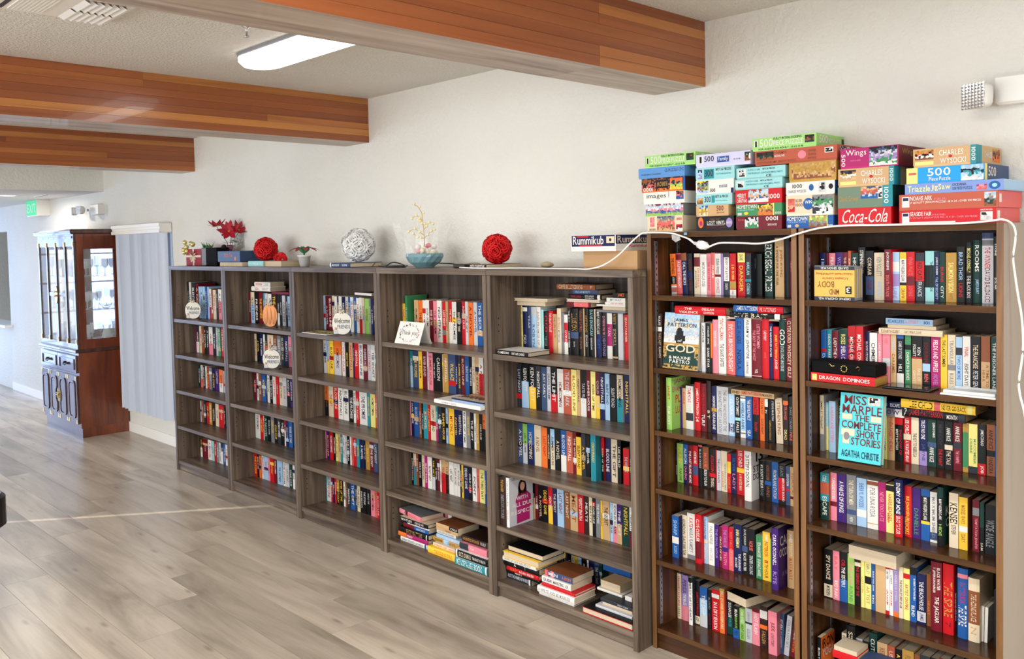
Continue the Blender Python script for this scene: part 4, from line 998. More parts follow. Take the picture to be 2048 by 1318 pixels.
srow(H(ZB, 1160, 325, 1555, 435), (105, 170), .641, 1, '1160-1171:k|1172-1197:ok|1200-1234:c|1236-1270:r|1272-1307:w|1310-1346:w|1348-1383:k|1384-1401:w|1402-1424:r|1427-1482:w|1484-1504:t|1506-1540:Y|1541-1556:S')
srow(H(ZB, 1168, 640, 1560, 745), (445, 530), .358, 1, '1168-1184:p|1187-1206:v|1208-1233:r|1234-1251:k|1252-1268:Y|1270-1286:T|1288-1303:t|1305-1321:w|1322-1336:x|1337-1353:k|1355-1366:w|1367-1381:s|1383-1404:r|1407-1427:t|1428-1460:B|1462-1471:k|1472-1501:d|1502-1531:m|1532-1560:q')
srow(H(ZB, 1168, 950, 1572, 1088), (765, 890), .078, 1, '1168-1186:t|1187-1216:aw|1217-1229:r|1230-1241:B|1243-1256:r|1258-1278:dk|1280-1306:k|1308-1321:w|1322-1334:n|1337-1360:E|1362-1394:b|1395-1409:E|1410-1431:c|1432-1451:k=DALE BROWN|1452-1476:k|1478-1505:k|1508-1536:p|1537-1554:s|1555-1572:r')
F4 = (740, 520, 6.589)
srow(H(F4, 435, 1060, 1490, 1135), (510, 560), 1.205, 1, '435-468:y^575|470-500:g^470|590-642:T|643-696:o|697-740:w=JOHN MCCAIN|742-786:w|788-841:m|843-887:p|890-952:w|960-1006:r|1007-1036:T|1045-1087:rw|1090-1145:w|1147-1208:k|1213-1263:r=ROBERT CRAIS|1265-1301:x|1303-1366:o|1370-1419:x|1422-1490:b')
F42 = (740, 680, 6.589)
srow(H(F42, 485, 610, 1500, 720), (130, 230), .922, 1, '485-567:tL|570-641:q|645-691:y|693-752:m=RIVER ROAD|755-773:x|775-833:p|835-866:k|868-948:k=CAUSSON|955-973:T|975-1032:d|1035-1131:q=WALLACE|1132-1161:B|1163-1201:E|1205-1251:m|1253-1306:b|1310-1351:k|1353-1391:c|1392-1441:T|1442-1500:wr')
srow(H(F42, 495, 1250, 1525, 1470), (790, 985), .641, 1, '495-546:p|550-587:B|588-646:b|650-683:n|685-706:k|707-766:t|768-801:r|803-869:c|870-897:tM|900-946:E|948-1002:k|1003-1031:L|1033-1041:v|1042-1115:y=MY ONLY|1120-1161:B=PAINTED|1162-1224:B|1228-1271:w|1275-1322:e|1325-1371:k|1373-1400:w|1402-1442:d|1445-1486:k|1488-1525:ok')
F43 = (740, 860, 6.589)
srow(H(F43, 510, 700, 1535, 970), (285, 540), .358, 1, '510-544:w|545-576:k|578-614:ct|615-642:n|645-684:k|688-724:c|725-764:M|765-822:w=MONEY NEST|825-860:kx|862-891:N|893-924:m|925-943:w|948-1002:Tr|1003-1041:Tk|1045-1104:w|1108-1153:w|1155-1188:w|1190-1211:k|1213-1236:y|1237-1301:B|1303-1347:k|1355-1412:w=POINT|1413-1441:s|1445-1512:Y=THE THIRD WAY|1514-1535:b')
srow(H(ZC, 335, 690, 1745, 885), (150, 315), .922, 1, '335-376:B|378-444:E|447-531:kL=KEN FOLLETT|535-616:ky=KEN FOLLETT|618-681:Ek|683-746:q=JUST CARLY|750-796:x|797-871:kr=THE LIMIT|875-947:w|950-1043:S=THE DEER PARK|1045-1108:Y|1110-1151:T|1155-1223:kw=TASTE PEACE|1225-1274:m|1278-1334:Y|1337-1384:my|1387-1446:B|1448-1504:L|1508-1586:k|1593-1666:ct|1680-1745:B')
Z3 = (970, 820, 6.0235)
srow(H(Z3, 355, 640, 1770, 920), (140, 390), .641, 1, '350-376:lr|378-460:q|463-515:lx=J.D. ROBB|517-592:bB|597-677:c|683-752:o|757-791:k|793-843:Lc|845-917:k|920-984:bw|985-1061:S|1063-1101:m|1102-1161:y^330|1165-1216:E|1220-1266:k|1445-1521:B|1525-1598:c|1600-1642:k=LEE CHILD|1665-1736:r^470|1745-1770:k')
srow(H(Z3, 1275, 860, 1405, 875), (300, 300), .641, 1, '1275-1336:t=CONTEMPORARY', .14); srow(H(Z3, 1400, 860, 1440, 875), (320, 320), .641, 1, '1405-1438:rk')
Z4 = (970, 930, 6.0235)
srow(H(Z4, 560, 640, 1790, 1000), (220, 510), .358, 1, '565-608:kT|610-642:m=UNITE|645-691:k|692-761:k|763-816:ry|817-871:B|875-952:L|963-1025:n|1030-1120:T=MEAT|1122-1194:r=PERFECT SINATRA|1197-1252:N=MEATS|1255-1295:c=BEATTY|1297-1334:k|1337-1392:e|1397-1420:y|1422-1505:T|1507-1541:L|1542-1591:wp|1592-1651:vT|1655-1741:G|1745-1790:wm')
# back rows on the two lowest shelves
srow((970, 1060, 5.109, 700, 640, 1200, 760), (235, 380), .078, 1, '760-800:L|802-845:q|848-884:k=LUCAS|886-915:c|918-950:y|953-990:L|992-1045:k|1048-1064:w|1066-1120:B|1122-1170:q|1172-1200:G', .27)
srow((740, 980, 5.493, 275, 500, 900, 640), (95, 260), .078, 1, '275-310:k=MYSTERY|312-333:m|335-370:c|372-408:k|410-436:w|500-540:L|545-600:k|690-735:G|738-790:k|792-820:m|825-860:p|865-905:w', .2)
mb = MB()
for (t, h, d, key, bs, ts, loc, lean) in STUFF:
    q = MB(); bands, texts = parse_bt(bs, ts); bul = min(.0012, t*.1); c = jit(pc(key), .08)
    q.box(-t/2, t/2, 0, d, 0, h, c); q.c[1] = jit(rgb(168, 150, 124), .1)
    spine_print(q, t, h, 0, bands, texts, None, .0003)
    n = len(mb.v); mb.v += [tuple(Vector(v)+loc) for v in q.v]; mb.f += [tuple(i+n for i in f) for f in q.f]; mb.c += q.c; mb.m += q.m; mb.sm += q.sm
o = mb.build('packed_books', M_PRINT); tag(o, 'several hundred smaller books packed upright across all shelves of the grey bookcases', 'books', kind='stuff')

# ------------------------------------------------------------------ ceiling fittings
def ceiling_light(x, y, lab, on=1.0):
    z = HC; r = empty('ceiling_light', (x, y, z)); tag(r, lab, 'ceiling light')
    def pill(L, W, z0, z1, n=10):
        b = MB(); pts = []
        for s, a0 in ((1, -pi/2), (-1, pi/2)):
            for i in range(n+1): a = a0+pi*i/n; pts.append((s*(L/2-W/2)+W/2*cos(a), W/2*sin(a)))
        k = len(pts); vs = [(p[0], p[1], z0) for p in pts]+[(p[0], p[1], z1) for p in pts]+[((p[0])*.985, p[1]*.8, z0-.018) for p in pts]
        b.mesh(vs, [(i, (i+1) % k, k+(i+1) % k, k+i) for i in range(k)]+[(2*k+i, 2*k+(i+1) % k, (i+1) % k, i) for i in range(k)]+[tuple(range(3*k-1, 2*k-1, -1))], sm=False); return b
    pill(1.235, .232, -.014, 0).build('housing', plain('grey_housing', rgb(128, 128, 132), .5), r)
    b = pill(1.225, .222, -.036, -.0142); b.build('diffuser', M_DIFF, r)
    l = area('tube_light', (0, 0, -.07), (0, 0, 0), 1.1, .16, LAMP_POWER*on, (1, .98, .95)); l.parent = r
    return r
for i, (x, y) in enumerate([(-3.34, -.79), (-.95, -1.9), (1.6, -1.6), (-3.36, -3.9), (-5.82, -3.9), (-1.0, -3.9), (-8.25, -4.6), (1.6, -4.2)]):
    ceiling_light(x, y, 'long rounded white ceiling light glowing between the first two beams' if i == 0 else f'long ceiling light fitting out of view, {ORD[i]} of the rows', .12 if i == 0 else 1)
r = empty('ceiling_vent', (-3.5, -1.86, HC)); tag(r, 'white louvred air register in the ceiling at the top edge', 'ceiling vent')
boxo('frame', -3.67, -3.33, -2.15, -1.57, HC-.012, HC, M_TRIM, r, bev=.004)
for k in range(5): boxo('slot', -3.65, -3.35, -2.1+k*.034, -2.083+k*.034, HC-.0135, HC-.012, M_BLACK, r)
for k in range(6):
    for sx in (0, .155): b = MB(); b.mesh([(-.07, -.009, 0), (.07, -.009, 0), (.07, .012, -.012), (-.07, .012, -.012), (-.07, .009, .001), (.07, .009, .001)], [(0, 1, 2, 3), (3, 2, 5, 4), (0, 4, 5, 1)]); b.build('louvre', M_WPLAS, r, (-.08+sx, .115+k*.026, -.013))
for k in range(9): boxo('rib', -3.64, -3.36, -1.93+k*.014, -1.924+k*.014, HC-.015, HC-.012, M_WPLAS, r)
b = MB(); b.lathe([(.001, -.05), (.012, -.048), (.012, -.044), (.004, -.04), (.006, -.012), (.02, -.004), (.02, 0)], pc('x'), 12); o = b.build('sprinkler', M_METAL, None, (-3.38, -1.11, HC)); tag(o, 'small metal sprinkler head in the ceiling beside the long light', 'sprinkler')
r = empty('recessed_light', (-10.12, -.27, HL)); tag(r, 'round recessed downlight lit in the lower ceiling at the far end', 'ceiling light')
b = MB(); b.lathe([(.075, -.001), (.1, -.006), (.1, 0)], n=24); b.build('trim_ring', M_TRIM, r); b = MB(); b.lathe([(.0001, -.002), (.075, -.002)], n=24); b.build('lens', M_DIFF, r)
l = area('downlight', (0, 0, -.03), (0, 0, 0), .12, .12, 22, (1, .93, .82)); l.parent = r
r = empty('slot_diffuser', (-10.0, .02, HL)); tag(r, 'narrow slot grille in the lower ceiling beside the downlight', 'ceiling vent')
boxo('frame', -10.2, -9.8, 0, .04, HL-.006, HL, M_TRIM, r); boxo('slot', -10.18, -9.82, .012, .028, HL-.0075, HL-.006, M_BLACK, r)
# exit sign and emergency lights
r = empty('exit_sign', (-11.0, .25, 2.165)); tag(r, 'small green glowing exit sign box near the far ceiling', 'exit sign')
boxo('case', -11.2, -10.82, .2, .339, 2.165, 2.35, M_WPLAS, r, bev=.01)
boxo('green_face', -11.19, -10.83, .1975, .1995, 2.175, 2.34, M_EXIT, r)
b = MB(); text_on(b, 'EXIT', -.15, .04, .15, .14, lambda u, v: (u, -.054, v), rgb(225, 250, 235)); b.build('lettering', M_FLAT, r)
def emergency(x0, x1, z0, z1, heads, lab):
    r = empty('emergency_light', ((x0+x1)/2, YW, z0)); tag(r, lab, 'emergency light')
    boxo('housing', x0, x1, YW-.06, YW-.0005, z0, z1, M_WPLAS, r, bev=.008)
    for (hx, hy, hz, a) in heads:
        b = MB(); n = 16; vs = []
        for (q, s) in ((0, .55), (.02, .95), (.05, 1), (.058, .94)):
            for i in range(n):
                an = 2*pi*i/n; ca, sa = cos(an), sin(an); ex = .5; vs.append((.048*s*math.copysign(abs(ca)**ex, ca), -q, .042*s*math.copysign(abs(sa)**ex, sa)))
        fs = [(k*n+i, k*n+(i+1) % n, (k+1)*n+(i+1) % n, (k+1)*n+i) for k in range(3) for i in range(n)]+[tuple(range(n))]
        b.mesh(vs, fs, sm=True); o = b.build('lamp_head', M_WPLAS, r, (hx-r.location.x, hy-YW, hz-z0), (0, 0, a))
        b = MB()
        for i in range(7):
            for j in range(8):
                x = -.038+.0127*i; z = -.036+.0103*j; b.mesh([(x-.006, -.059, z-.005), (x+.006, -.059, z-.005), (x+.006, -.059, z+.005), (x-.006, -.059, z+.005), (x, -.064, z)], [(0, 1, 4), (1, 2, 4), (2, 3, 4), (3, 0, 4)])
        g = b.build('prism_lens', plain('faceted_lens', rgb(200, 200, 198), .12, .6), o); g['kind'] = 'stuff'
        boxo('hinge', hx-.012, hx+.012, YW-.075, YW-.055, hz-.012, hz+.012, M_METAL, r)
    return r
emergency(-.965, -.55, 2.165, 2.262, [(atY(1972, 193, .26).x, .26, atY(1972, 193, .26).z, rad(-24)), (-.5, .255, 2.215, rad(28))], 'white emergency light with a faceted lamp head, high on the wall above the puzzle boxes')
emergency(-9.36, -9.15, 2.115, 2.225, [(-9.43, .24, 2.17, rad(10)), (-9.62, .25, 2.165, rad(-10))], 'white twin-head emergency light above the china cabinet')
# ------------------------------------------------------------------ vertical blinds
S('window_1', -8.66, -7.56, YW-.004, YW, .3, 1.93, plain('shaded_window', rgb(150, 160, 176), .3))
r = empty('vertical_blinds', (-8.11, YW-.05, .23)); tag(r, 'pale blue-grey vertical blinds hanging beside the china cabinet', 'blinds')
boxo('valance', -8.66, -7.56, YW-.11, YW-.005, 1.9, 1.985, M_TRIM, r, bev=.006); boxo('valance_lip', -8.665, -7.555, YW-.118, YW-.11, 1.9, 1.93, M_TRIM, r, bev=.002); boxo('valance_lip', -8.665, -7.555, YW-.118, YW-.11, 1.955, 1.985, M_TRIM, r, bev=.002)
for k in range(12):
    b = MB(); n = 6; vs = []
    for z in (0, 1.66):
        for i in range(n+1): q = i/n-.5; vs.append((q*.1, .012*(1-4*q*q), z))
    b.mesh(vs, [(i, i+1, n+2+i, n+1+i) for i in range(n)], sm=True); b.build('vane', M_BLIND, r, (-8.6+k*.088-r.location.x, -.01, .01+rnd.uniform(0, .004)), (0, 0, rad(38+rnd.uniform(-9, 9))))
S('trim_3', -8.672, -8.64, YW-.02, YW, .2, 1.9, M_TRIM)
# ------------------------------------------------------------------ china cabinet
CX0, CX1, CY0, CY1 = -9.76, -8.68, -.13, .325
r = empty('china_cabinet', ((CX0+CX1)/2, (CY0+CY1)/2, 0)); tag(r, 'tall cherry wood china cabinet with brass corners and glass doors full of glassware', 'china cabinet'); CAB = r
boxo('plinth', CX0+.03, CX1-.002, CY0+.03, CY1, 0, .09, M_CHD, r)
boxo('base_side', CX1-.022, CX1, CY0+.02, CY1, .09, .80, M_CH, r); boxo('base_side', CX0, CX0+.022, CY0+.02, CY1, .09, .80, M_CH, r)
boxo('base_side', CX1-.004, CX1-.001, CY0+.03, CY1, 0, .09, M_CH, r)
boxo('base_front', CX0+.022, CX1-.022, CY0+.02, CY0+.04, .09, .80, M_CHD, r); boxo('base_back', CX0+.022, CX1-.022, CY1-.01, CY1, .09, .80, M_CH, r)
boxo('base_bottom', CX0+.022, CX1-.022, CY0+.04, CY1-.01, .09, .11, M_CH, r)
boxo('counter_ledge', CX0-.008, CX1+.006, CY0-.008, CY1, .80, .835, M_CHD, r, bev=.008)
W4 = (CX1-CX0-.05)/4
def ring(pts, w, d):
    b = MB(); n = len(pts); c = Vector((sum(p[0] for p in pts)/n, sum(p[1] for p in pts)/n)); vs = []
    for (s, y) in ((1, 0), (1, -d), (1-w, -d), (1-w, 0)):
        for p in pts: q = c+(Vector(p)-c)*s; vs.append((q.x, y, q.y))
    b.mesh(vs, [(k*n+i, k*n+(i+1) % n, (k+1)*n+(i+1) % n, (k+1)*n+i) for k in range(3) for i in range(n)]); return b
def panel_outline(w, h, bite=0):
    pts = []; r_ = w*.28
    for (cx, cz, a0) in ((w/2-r_, h/2-r_, 0), (-w/2+r_, h/2-r_, 90), (-w/2+r_, -h/2+r_, 180), (w/2-r_, -h/2+r_, 270)):
        for i in range(4): a = rad(a0+30*i); pts.append((cx+r_*cos(a), cz+r_*sin(a)))
    if bite:
        out = []
        for k, p in enumerate(pts):
            out.append(p)
        zs_ = [h*.22, h*.12, 0, -h*.12, -h*.22]; xb_ = bite*w/2
        ins = [(xb_, zs_[0]), (xb_*.62, zs_[1]), (xb_*.5, 0), (xb_*.62, zs_[3]), (xb_, zs_[4])]
        if bite > 0: pts = pts+ins[::-1]; 
        else: pts = pts[:8]+[(p[0], p[1]) for p in ins]+pts[8:]
    return pts
M_BR2 = M_BRASS
for k in range(4):
    x = CX0+.025+W4*(k+.5); d = boxo('base_door', x-W4/2+.004, x+W4/2-.004, CY0, CY0+.02, .13, .585, M_CHD, r, bev=.004)
    bite = {1: 1, 2: -1}.get(k, 0); b = ring(panel_outline(W4*.66, .36, bite), .1, .008); b.build('raised_moulding', M_CHD, d, (0, -.01, .2275))
    b = MB(); b.mesh([(p[0]*.72, -.004, p[1]*.86) for p in panel_outline(W4*.66, .36)], [tuple(range(16))]); b.build('centre_panel', M_CHD, d, (0, -.01, .2275))
    for sx in (-1, 1):
        for sz in (0, 1):
            q = MB(); z = .004 if sz == 0 else .415; q.box(-.014, .014, -.004, 0, 0, .036); q.box(-.02, .02, -.0045, 0, 0 if sz == 0 else .026, .01 if sz == 0 else .036)
            o = q.build('brass_corner', M_BR2, d, (sx*(W4/2-.022), -.01, z))
    if k in (1, 2): q = MB(); q.box(-.009, .009, -.005, 0, -.06, .06); q.ball((0, -.016, 0), .011, n=10); q.tube([(0, -.006, .03), (0, -.022, .02), (0, -.022, -.02), (0, -.006, -.03)], .004); q.build('handle', M_BR2, d, ((W4/2-.018)*(1 if k == 1 else -1), -.01, .2275))
for k in range(2):
    x = CX0+.025+W4*(2*k+1); d = boxo('drawer', x-W4+.004, x+W4-.004, CY0, CY0+.02, .61, .775, M_CHD, r, bev=.005)
    b = ring([(-W4*.84, -.05), (W4*.84, -.05), (W4*.84, .05), (-W4*.84, .05)], .12, .008); b.build('raised_moulding', M_CHD, d, (0, -.01, .082))
    q = MB(); q.tube([(-.045, -.004, 0), (-.04, -.02, -.006), (-.02, -.022, -.02), (0, -.022, -.012), (.02, -.022, -.02), (.04, -.02, -.006), (.045, -.004, 0)], .0045); q.ball((-.045, -.006, 0), .012, n=8); q.ball((.045, -.006, 0), .012, n=8); q.build('handle', M_BLACK, d, (0, -.012, .085))
# upper part
UX0, UX1, UY0, UZ0, UZ1 = CX0+.02, CX1-.004, CY0+.015, .835, 1.925
boxo('cornice', UX0-.028, UX1+.012, UY0-.03, CY1, UZ1-.01, UZ1+.035, M_CHD, r, bev=.012)
boxo('frieze', UX0, UX1, UY0, UY0+.025, UZ1-.085, UZ1-.01, M_CHD, r)
for k in range(6): xa = UX0+.03+k*(UX1-UX0-.06)/6; boxo('dentil_bar', xa+.003, xa+(UX1-UX0-.06)/6-.003, UY0-.006, UY0, UZ1-.05, UZ1-.028, M_CHD, r, bev=.003)
boxo('upper_top', UX0+.02, UX1-.02, UY0+.025, CY1, UZ1-.03, UZ1-.01, M_CH, r)
for sx, x in ((1, UX1-.022), (-1, UX0)):
    boxo('side_frame', x, x+.022, UY0+.025, UY0+.085, UZ0, UZ1-.01, M_CH, r); boxo('side_frame', x, x+.022, CY1-.085, CY1, UZ0, UZ1-.01, M_CH, r)
    boxo('side_rail', x, x+.022, UY0+.085, CY1-.085, UZ0, UZ0+.09, M_CH, r); boxo('side_rail', x, x+.022, UY0+.085, CY1-.085, UZ1-.15, UZ1-.01, M_CH, r)
    boxo('side_pane', x+.009, x+.013, UY0+.085, CY1-.085, UZ0+.09, UZ1-.15, M_PANE, r)
boxo('mirror_back', UX0+.022, UX1-.022, CY1-.012, CY1-.006, UZ0, UZ1-.03, M_MIRROR, r)
DW = (UX1-UX0)/4
for k in range(5):
    x = UX0+DW*k+(.018 if k == 0 else (-.018 if k == 4 else 0)); boxo('door_stile', x-.018, x+.018, UY0, UY0+.022, UZ0+.045, UZ1-.085, M_CHD, r, bev=.005)
    for z in (UZ0+.045, UZ1-.13): q = MB(); q.box(-.02, .02, -.005, 0, 0, .012); q.box(-.011, .011, -.006, 0, 0, .045); q.build('brass_corner', M_BR2, r, (x-r.location.x, UY0-r.location.y, z))
boxo('door_rail', UX0, UX1, UY0+.002, UY0+.02, UZ0, UZ0+.05, M_CHD, r); boxo('door_rail', UX0+.036, UX1-.036, UY0+.003, UY0+.02, UZ1-.125, UZ1-.085, M_CHD, r)
boxo('door_rail', UX0+DW+.018, UX0+3*DW-.018, UY0+.004, UY0+.018, 1.32, 1.355, M_CHD, r)
for k in range(4): boxo('door_pane', UX0+DW*k+.03, UX0+DW*(k+1)-.03, UY0+.009, UY0+.012, UZ0+.05, UZ1-.125, M_PANE, r)
q = MB(); n = 16; q.mesh([(.034*cos(2*pi*i/n), 0, .085*sin(2*pi*i/n)) for i in range(n)]+[(.034*cos(2*pi*i/n), -.006, .085*sin(2*pi*i/n)) for i in range(n)], [(i, (i+1) % n, n+(i+1) % n, n+i) for i in range(n)]+[tuple(range(n, 2*n))]); q.ball((0, -.016, -.01), .012, n=8); q.ball((0, -.014, .03), .009, n=8)
q.build('brass_escutcheon', M_BR2, r, (UX0+2*DW-r.location.x, UY0-.001-r.location.y, 1.335))
for z in (1.18, 1.5): boxo('glass_shelf', UX0+.024, UX1-.024, UY0+.04, CY1-.014, z, z+.006, M_PANE, r)
# glassware
GP = {'goblet': [(.0001, 0), (.03, .001), (.028, .004), (.005, .01), (.004, .07), (.02, .082), (.033, .105), (.034, .15), (.031, .17)],
      'tumbler': [(.0001, 0), (.03, 0), (.032, .05), (.036, .1)], 'bowl': [(.0001, 0), (.03, .002), (.03, .012), (.055, .03), (.075, .07), (.08, .085)],
      'flute': [(.0001, 0), (.027, .001), (.025, .004), (.004, .01), (.004, .09), (.016, .1), (.021, .13), (.022, .2)], 'pitcher': [(.0001, 0), (.045, 0), (.055, .05), (.045, .12), (.03, .16), (.042, .2)]}
def glass(kind, x, y, z, s=1):
    if kind not in UNIT: b = MB(); b.lathe(GP[kind], n=12); o = b.build('g', M_CRYSTAL); UNIT[kind] = o.data; bpy.data.objects.remove(o)
    o = put({'goblet': 'goblet', 'tumbler': 'tumbler', 'bowl': 'crystal_bowl', 'flute': 'flute_glass', 'pitcher': 'crystal_pitcher'}[kind], UNIT[kind], None, (x, y, z)); o.scale = (s, s, s)
    return o
lv = {.8365: 'bottom of the cabinet', 1.1865: 'lower glass shelf', 1.5065: 'upper glass shelf'}
for z, ln in lv.items():
    plan = {.8365: ['bowl', 'pitcher', 'goblet', 'bowl', 'flute'], 1.1865: ['goblet', 'bowl', 'goblet', 'flute', 'goblet'], 1.5065: ['flute', 'goblet', 'tumbler', 'goblet', 'goblet']}[z]
    if z < 1: z += .0
    for c in range(5):
        for rr in range(3):
            kd = plan[(c+rr) % 5]; x = UX0+.12+c*(UX1-UX0-.26)/4+(.03 if rr == 1 else 0); y = UY0+.09+rr*.115
            nm = {'goblet': 'stemmed crystal goblet', 'tumbler': 'plain glass tumbler', 'bowl': 'cut crystal bowl', 'flute': 'tall crystal flute', 'pitcher': 'crystal pitcher'}[kd]
            if kd == 'bowl' and rr == 1 and z > 1: kd = 'goblet'; nm = 'stemmed crystal goblet'
            tag(glass(kd, x, y, z, .8 if kd == 'bowl' else 1), f'{nm}, {["front", "middle", "back"][rr]} row, {ORD[c]} from left, {ln}', 'glassware', 'glassware in the china cabinet')
# ------------------------------------------------------------------ game and puzzle boxes on the dark bookcases
PLACED = []
def box_print(mb, items, fn, W, Hh):
    fn0 = fn
    for li, it in enumerate(items.split(';')):
        if not it: continue
        fn = lambda u, v, li=li: tuple(Vector(fn0(u, v))+Vector(EPS)*(.5*li))
        a = it[1:].split(','); x0, y0, x1, y1 = [float(v) for v in a[:4]]; x0 *= W; x1 *= W; y0 *= Hh; y1 *= Hh
        if it[0] == 'r': mb.face([fn(x0, y0), fn(x1, y0), fn(x1, y1), fn(x0, y1)], pc(a[4]))
        elif it[0] == 'c': n = 18; mb.face([tuple(fn((x0+x1)/2+(x1-x0)/2*cos(2*pi*i/n), (y0+y1)/2+(y1-y0)/2*sin(2*pi*i/n))) for i in range(n)], pc(a[4]))
        elif it[0] == 'm':
            nx = max(3, int((x1-x0)/.006)); ny = max(3, int((y1-y0)/.006)); G = {}
            for i in range(nx+1):
                for j in range(ny+1):
                    jx = rnd.uniform(-.4, .4)*(x1-x0)/nx if 0 < i < nx else 0; jy_ = rnd.uniform(-.4, .4)*(y1-y0)/ny if 0 < j < ny else 0
                    G[i, j] = fn(x0+(x1-x0)*i/nx+jx, y0+(y1-y0)*j/ny+jy_)
            for i in range(nx):
                for j in range(ny):
                    f = 1-j/ny; k = a[4]; q = k[min(len(k)-1, max(0, int(f*len(k)+rnd.uniform(-.9, .9))))]
                    mb.face([G[i, j], G[i+1, j], G[i+1, j+1], G[i, j+1]], jit(pc(q), .2))
        elif it[0] in 'tTzu':
            s = ','.join(a[5:]); f2 = lambda u, v: tuple(Vector(fn(u, v))+Vector(EPS))
            if it[0] == 'z': # turned a quarter
                f3 = lambda u, v: f2(x0+(v), y1-u); text_on(mb, s, 0, 0, y1-y0, x1-x0, f3, pc(a[4]))
            elif it[0] == 'u': f3 = lambda u, v: f2(x1-u, y1-v); text_on(mb, s, 0, 0, x1-x0, y1-y0, f3, pc(a[4]))
            else: text_on(mb, s, x0, y0, x1, y1, f2, pc(a[4]), it[0] == 't', 1.5, .25 if it[0] == 'T' and s.startswith('Coca') else 0)
EPS = (0, -.0003, 0)
def game_box(name, px, key, front, label, side='', d=.235, Yf=.092, base=1.7762, group='puzzle boxes piled on the dark bookcases', cat='puzzle box', z=None, rz=0):
    global EPS
    xl, xr, yt, yb = px; A = atY(xl, yb, Yf); B = atY(xr, yb-(xr-xl)*.05, Yf); T = atY(xl, yt, Yf); W = B.x-A.x-.0015; Hh = T.z-A.z-.0008
    if z is None:
        z = base; b1, b2 = A.x, B.x
        for (a, b_, zl, zt) in PLACED:
            ov = min(b_, B.x)-max(a, A.x)
            if ov > 0 and zt-A.z > .022:
                if a < A.x: b1 = max(b1, b_+.0008)
                else: b2 = min(b2, a-.0008)
        A.x, B.x = b1, b2; W = B.x-A.x-.0015
        for (a, b_, zl, zt) in PLACED:
            if min(b_, B.x)-max(a, A.x) > .004 and zt-A.z <= .022: z = max(z, zt)
    z += .0003; PLACED.append((A.x, B.x, z, z+Hh))
    d = min(d, .334-Yf)
    mb = MB(); e = .0012; lip = Hh*.82
    mb.box(-W/2, W/2, 0, d, 0, Hh, pc(key)) if Hh < .03 else (mb.box(-W/2+e, W/2-e, e, d-e, 0, Hh*.2, jit(pc(key), .2)), mb.box(-W/2, W/2, 0, d, Hh*.12, Hh, pc(key)))
    o = mb.build(name, M_PRINT, None, ((A.x+B.x)/2, Yf, z), (0, 0, rz)); tag(o, label, cat, group)
    p = MB(); EPS = (0, -.0003, 0); box_print(p, front, lambda u, v: (u-W/2, -.0004, v), W, Hh)
    if side: EPS = (.0003, 0, 0); box_print(p, side, lambda u, v: (W/2+.0004, u, v), d, Hh)
    if p.f: p.build('printed_panel', M_PRINT, o)
    return o
def zt(xl, xr): return None
GB = game_box
GB('puzzle_box', (1295, 1366, 431, 463.8), 'c', 'm.28,.06,.78,.97,qeTssnT;m.08,.35,.2,.92,ps;t.06,.12,.24,.24,n,BIG BEN;m.82,.05,.99,.45,rmw;t.84,.7,.98,.85,r,1000', 'cream puzzle box with a mountain village picture, lowest above the first rail')
GB('puzzle_box', (1291.6, 1367, 407, 430.7), 'e', 'm.0,.0,1.0,1.0,mxLwpbel;r.05,.08,.4,.2,l', 'puzzle box crowded with a grey and pink street scene, second in the first pile')
GB('puzzle_box', (1287, 1369.5, 381, 405), 'w', 'T.08,.4,.56,.85,k,images;m.8,.3,.98,.98,knsb;r.62,.5,.63,.98,q', 'white puzzle box lettered images with a small portrait, third in the first pile')
GB('puzzle_box', (1283.3, 1371, 352, 380), 'N', 'm.0,.0,.95,1.0,NnksNo;r.33,.25,.62,.85,k;u.36,.35,.6,.75,d,BURROW;u.04,.06,.26,.34,w,1000;m.66,.1,.94,.9,osGly;r.95,.0,1,1,b', 'dark brown puzzle box with vegetables pictured, upside-down 1000, first pile')
GB('puzzle_box', (1276.9, 1369.5, 330.5, 351.4), 'j', 't.58,.5,.98,.8,q,CE PUZZLE CPC;t.06,.3,.5,.45,q,WARNING CHOKING', 'plain blue puzzle box second from the top of the first pile')
g5 = 'T.12,.3,.33,.9,w,500;t.34,.34,.8,.72,w,PIECE PUZZLE;t.34,.78,.78,.95,G,FULLY INTERLOCKING;t.1,.06,.8,.2,G,FOR AGES 10 TO ADULT - 15 1/2 X 18;m.83,.35,.97,.9,kNnG;r.03,.35,.09,.85,w;r.045,.35,.075,.8,k'
GB('puzzle_box', (1290.2, 1390.4, 302.3, 326.9), 'h', g5, 'light green 500 piece puzzle box on top of the first pile', 't.15,.3,.6,.9,w,500', rz=rad(1))
GB('puzzle_box', (1374, 1468, 435.7, 464.5), 'k', 'c.05,.2,.2,.95,o;c.09,.35,.17,.7,M;t.38,.72,.65,.85,n,MAKE THAT;t.3,.42,.78,.68,w,LOST VINYL;t.28,.18,.78,.34,m,1000-PIECE PUZZLE;r.3,.37,.76,.39,w;c.8,.2,.97,.85,V;t.81,.45,.96,.6,w,VINYL', 'black puzzle box lettered in white with a round pink-faced figure, bottom of second pile')
GB('puzzle_box', (1372, 1457.4, 412, 434), 'T', 'm.1,.02,.37,.98,bLydc;t.64,.45,.85,.92,m,500;t.64,.2,.88,.36,n,JIGSAW', 'tan 500 puzzle box with a golden palace picture in the second pile')
GB('puzzle_box', (1373, 1464.6, 390, 412), 'a', 'm.03,.12,.2,.85,LTdn;t.24,.25,.42,.8,E,300;r.44,.2,.53,.85,t;t.55,.62,.9,.85,E,BITS & PIECES;t.55,.28,.88,.42,t,Your Puzzle Authority;r.97,.1,1,.9,x', 'aqua 300 puzzle box above the tan one, second pile')
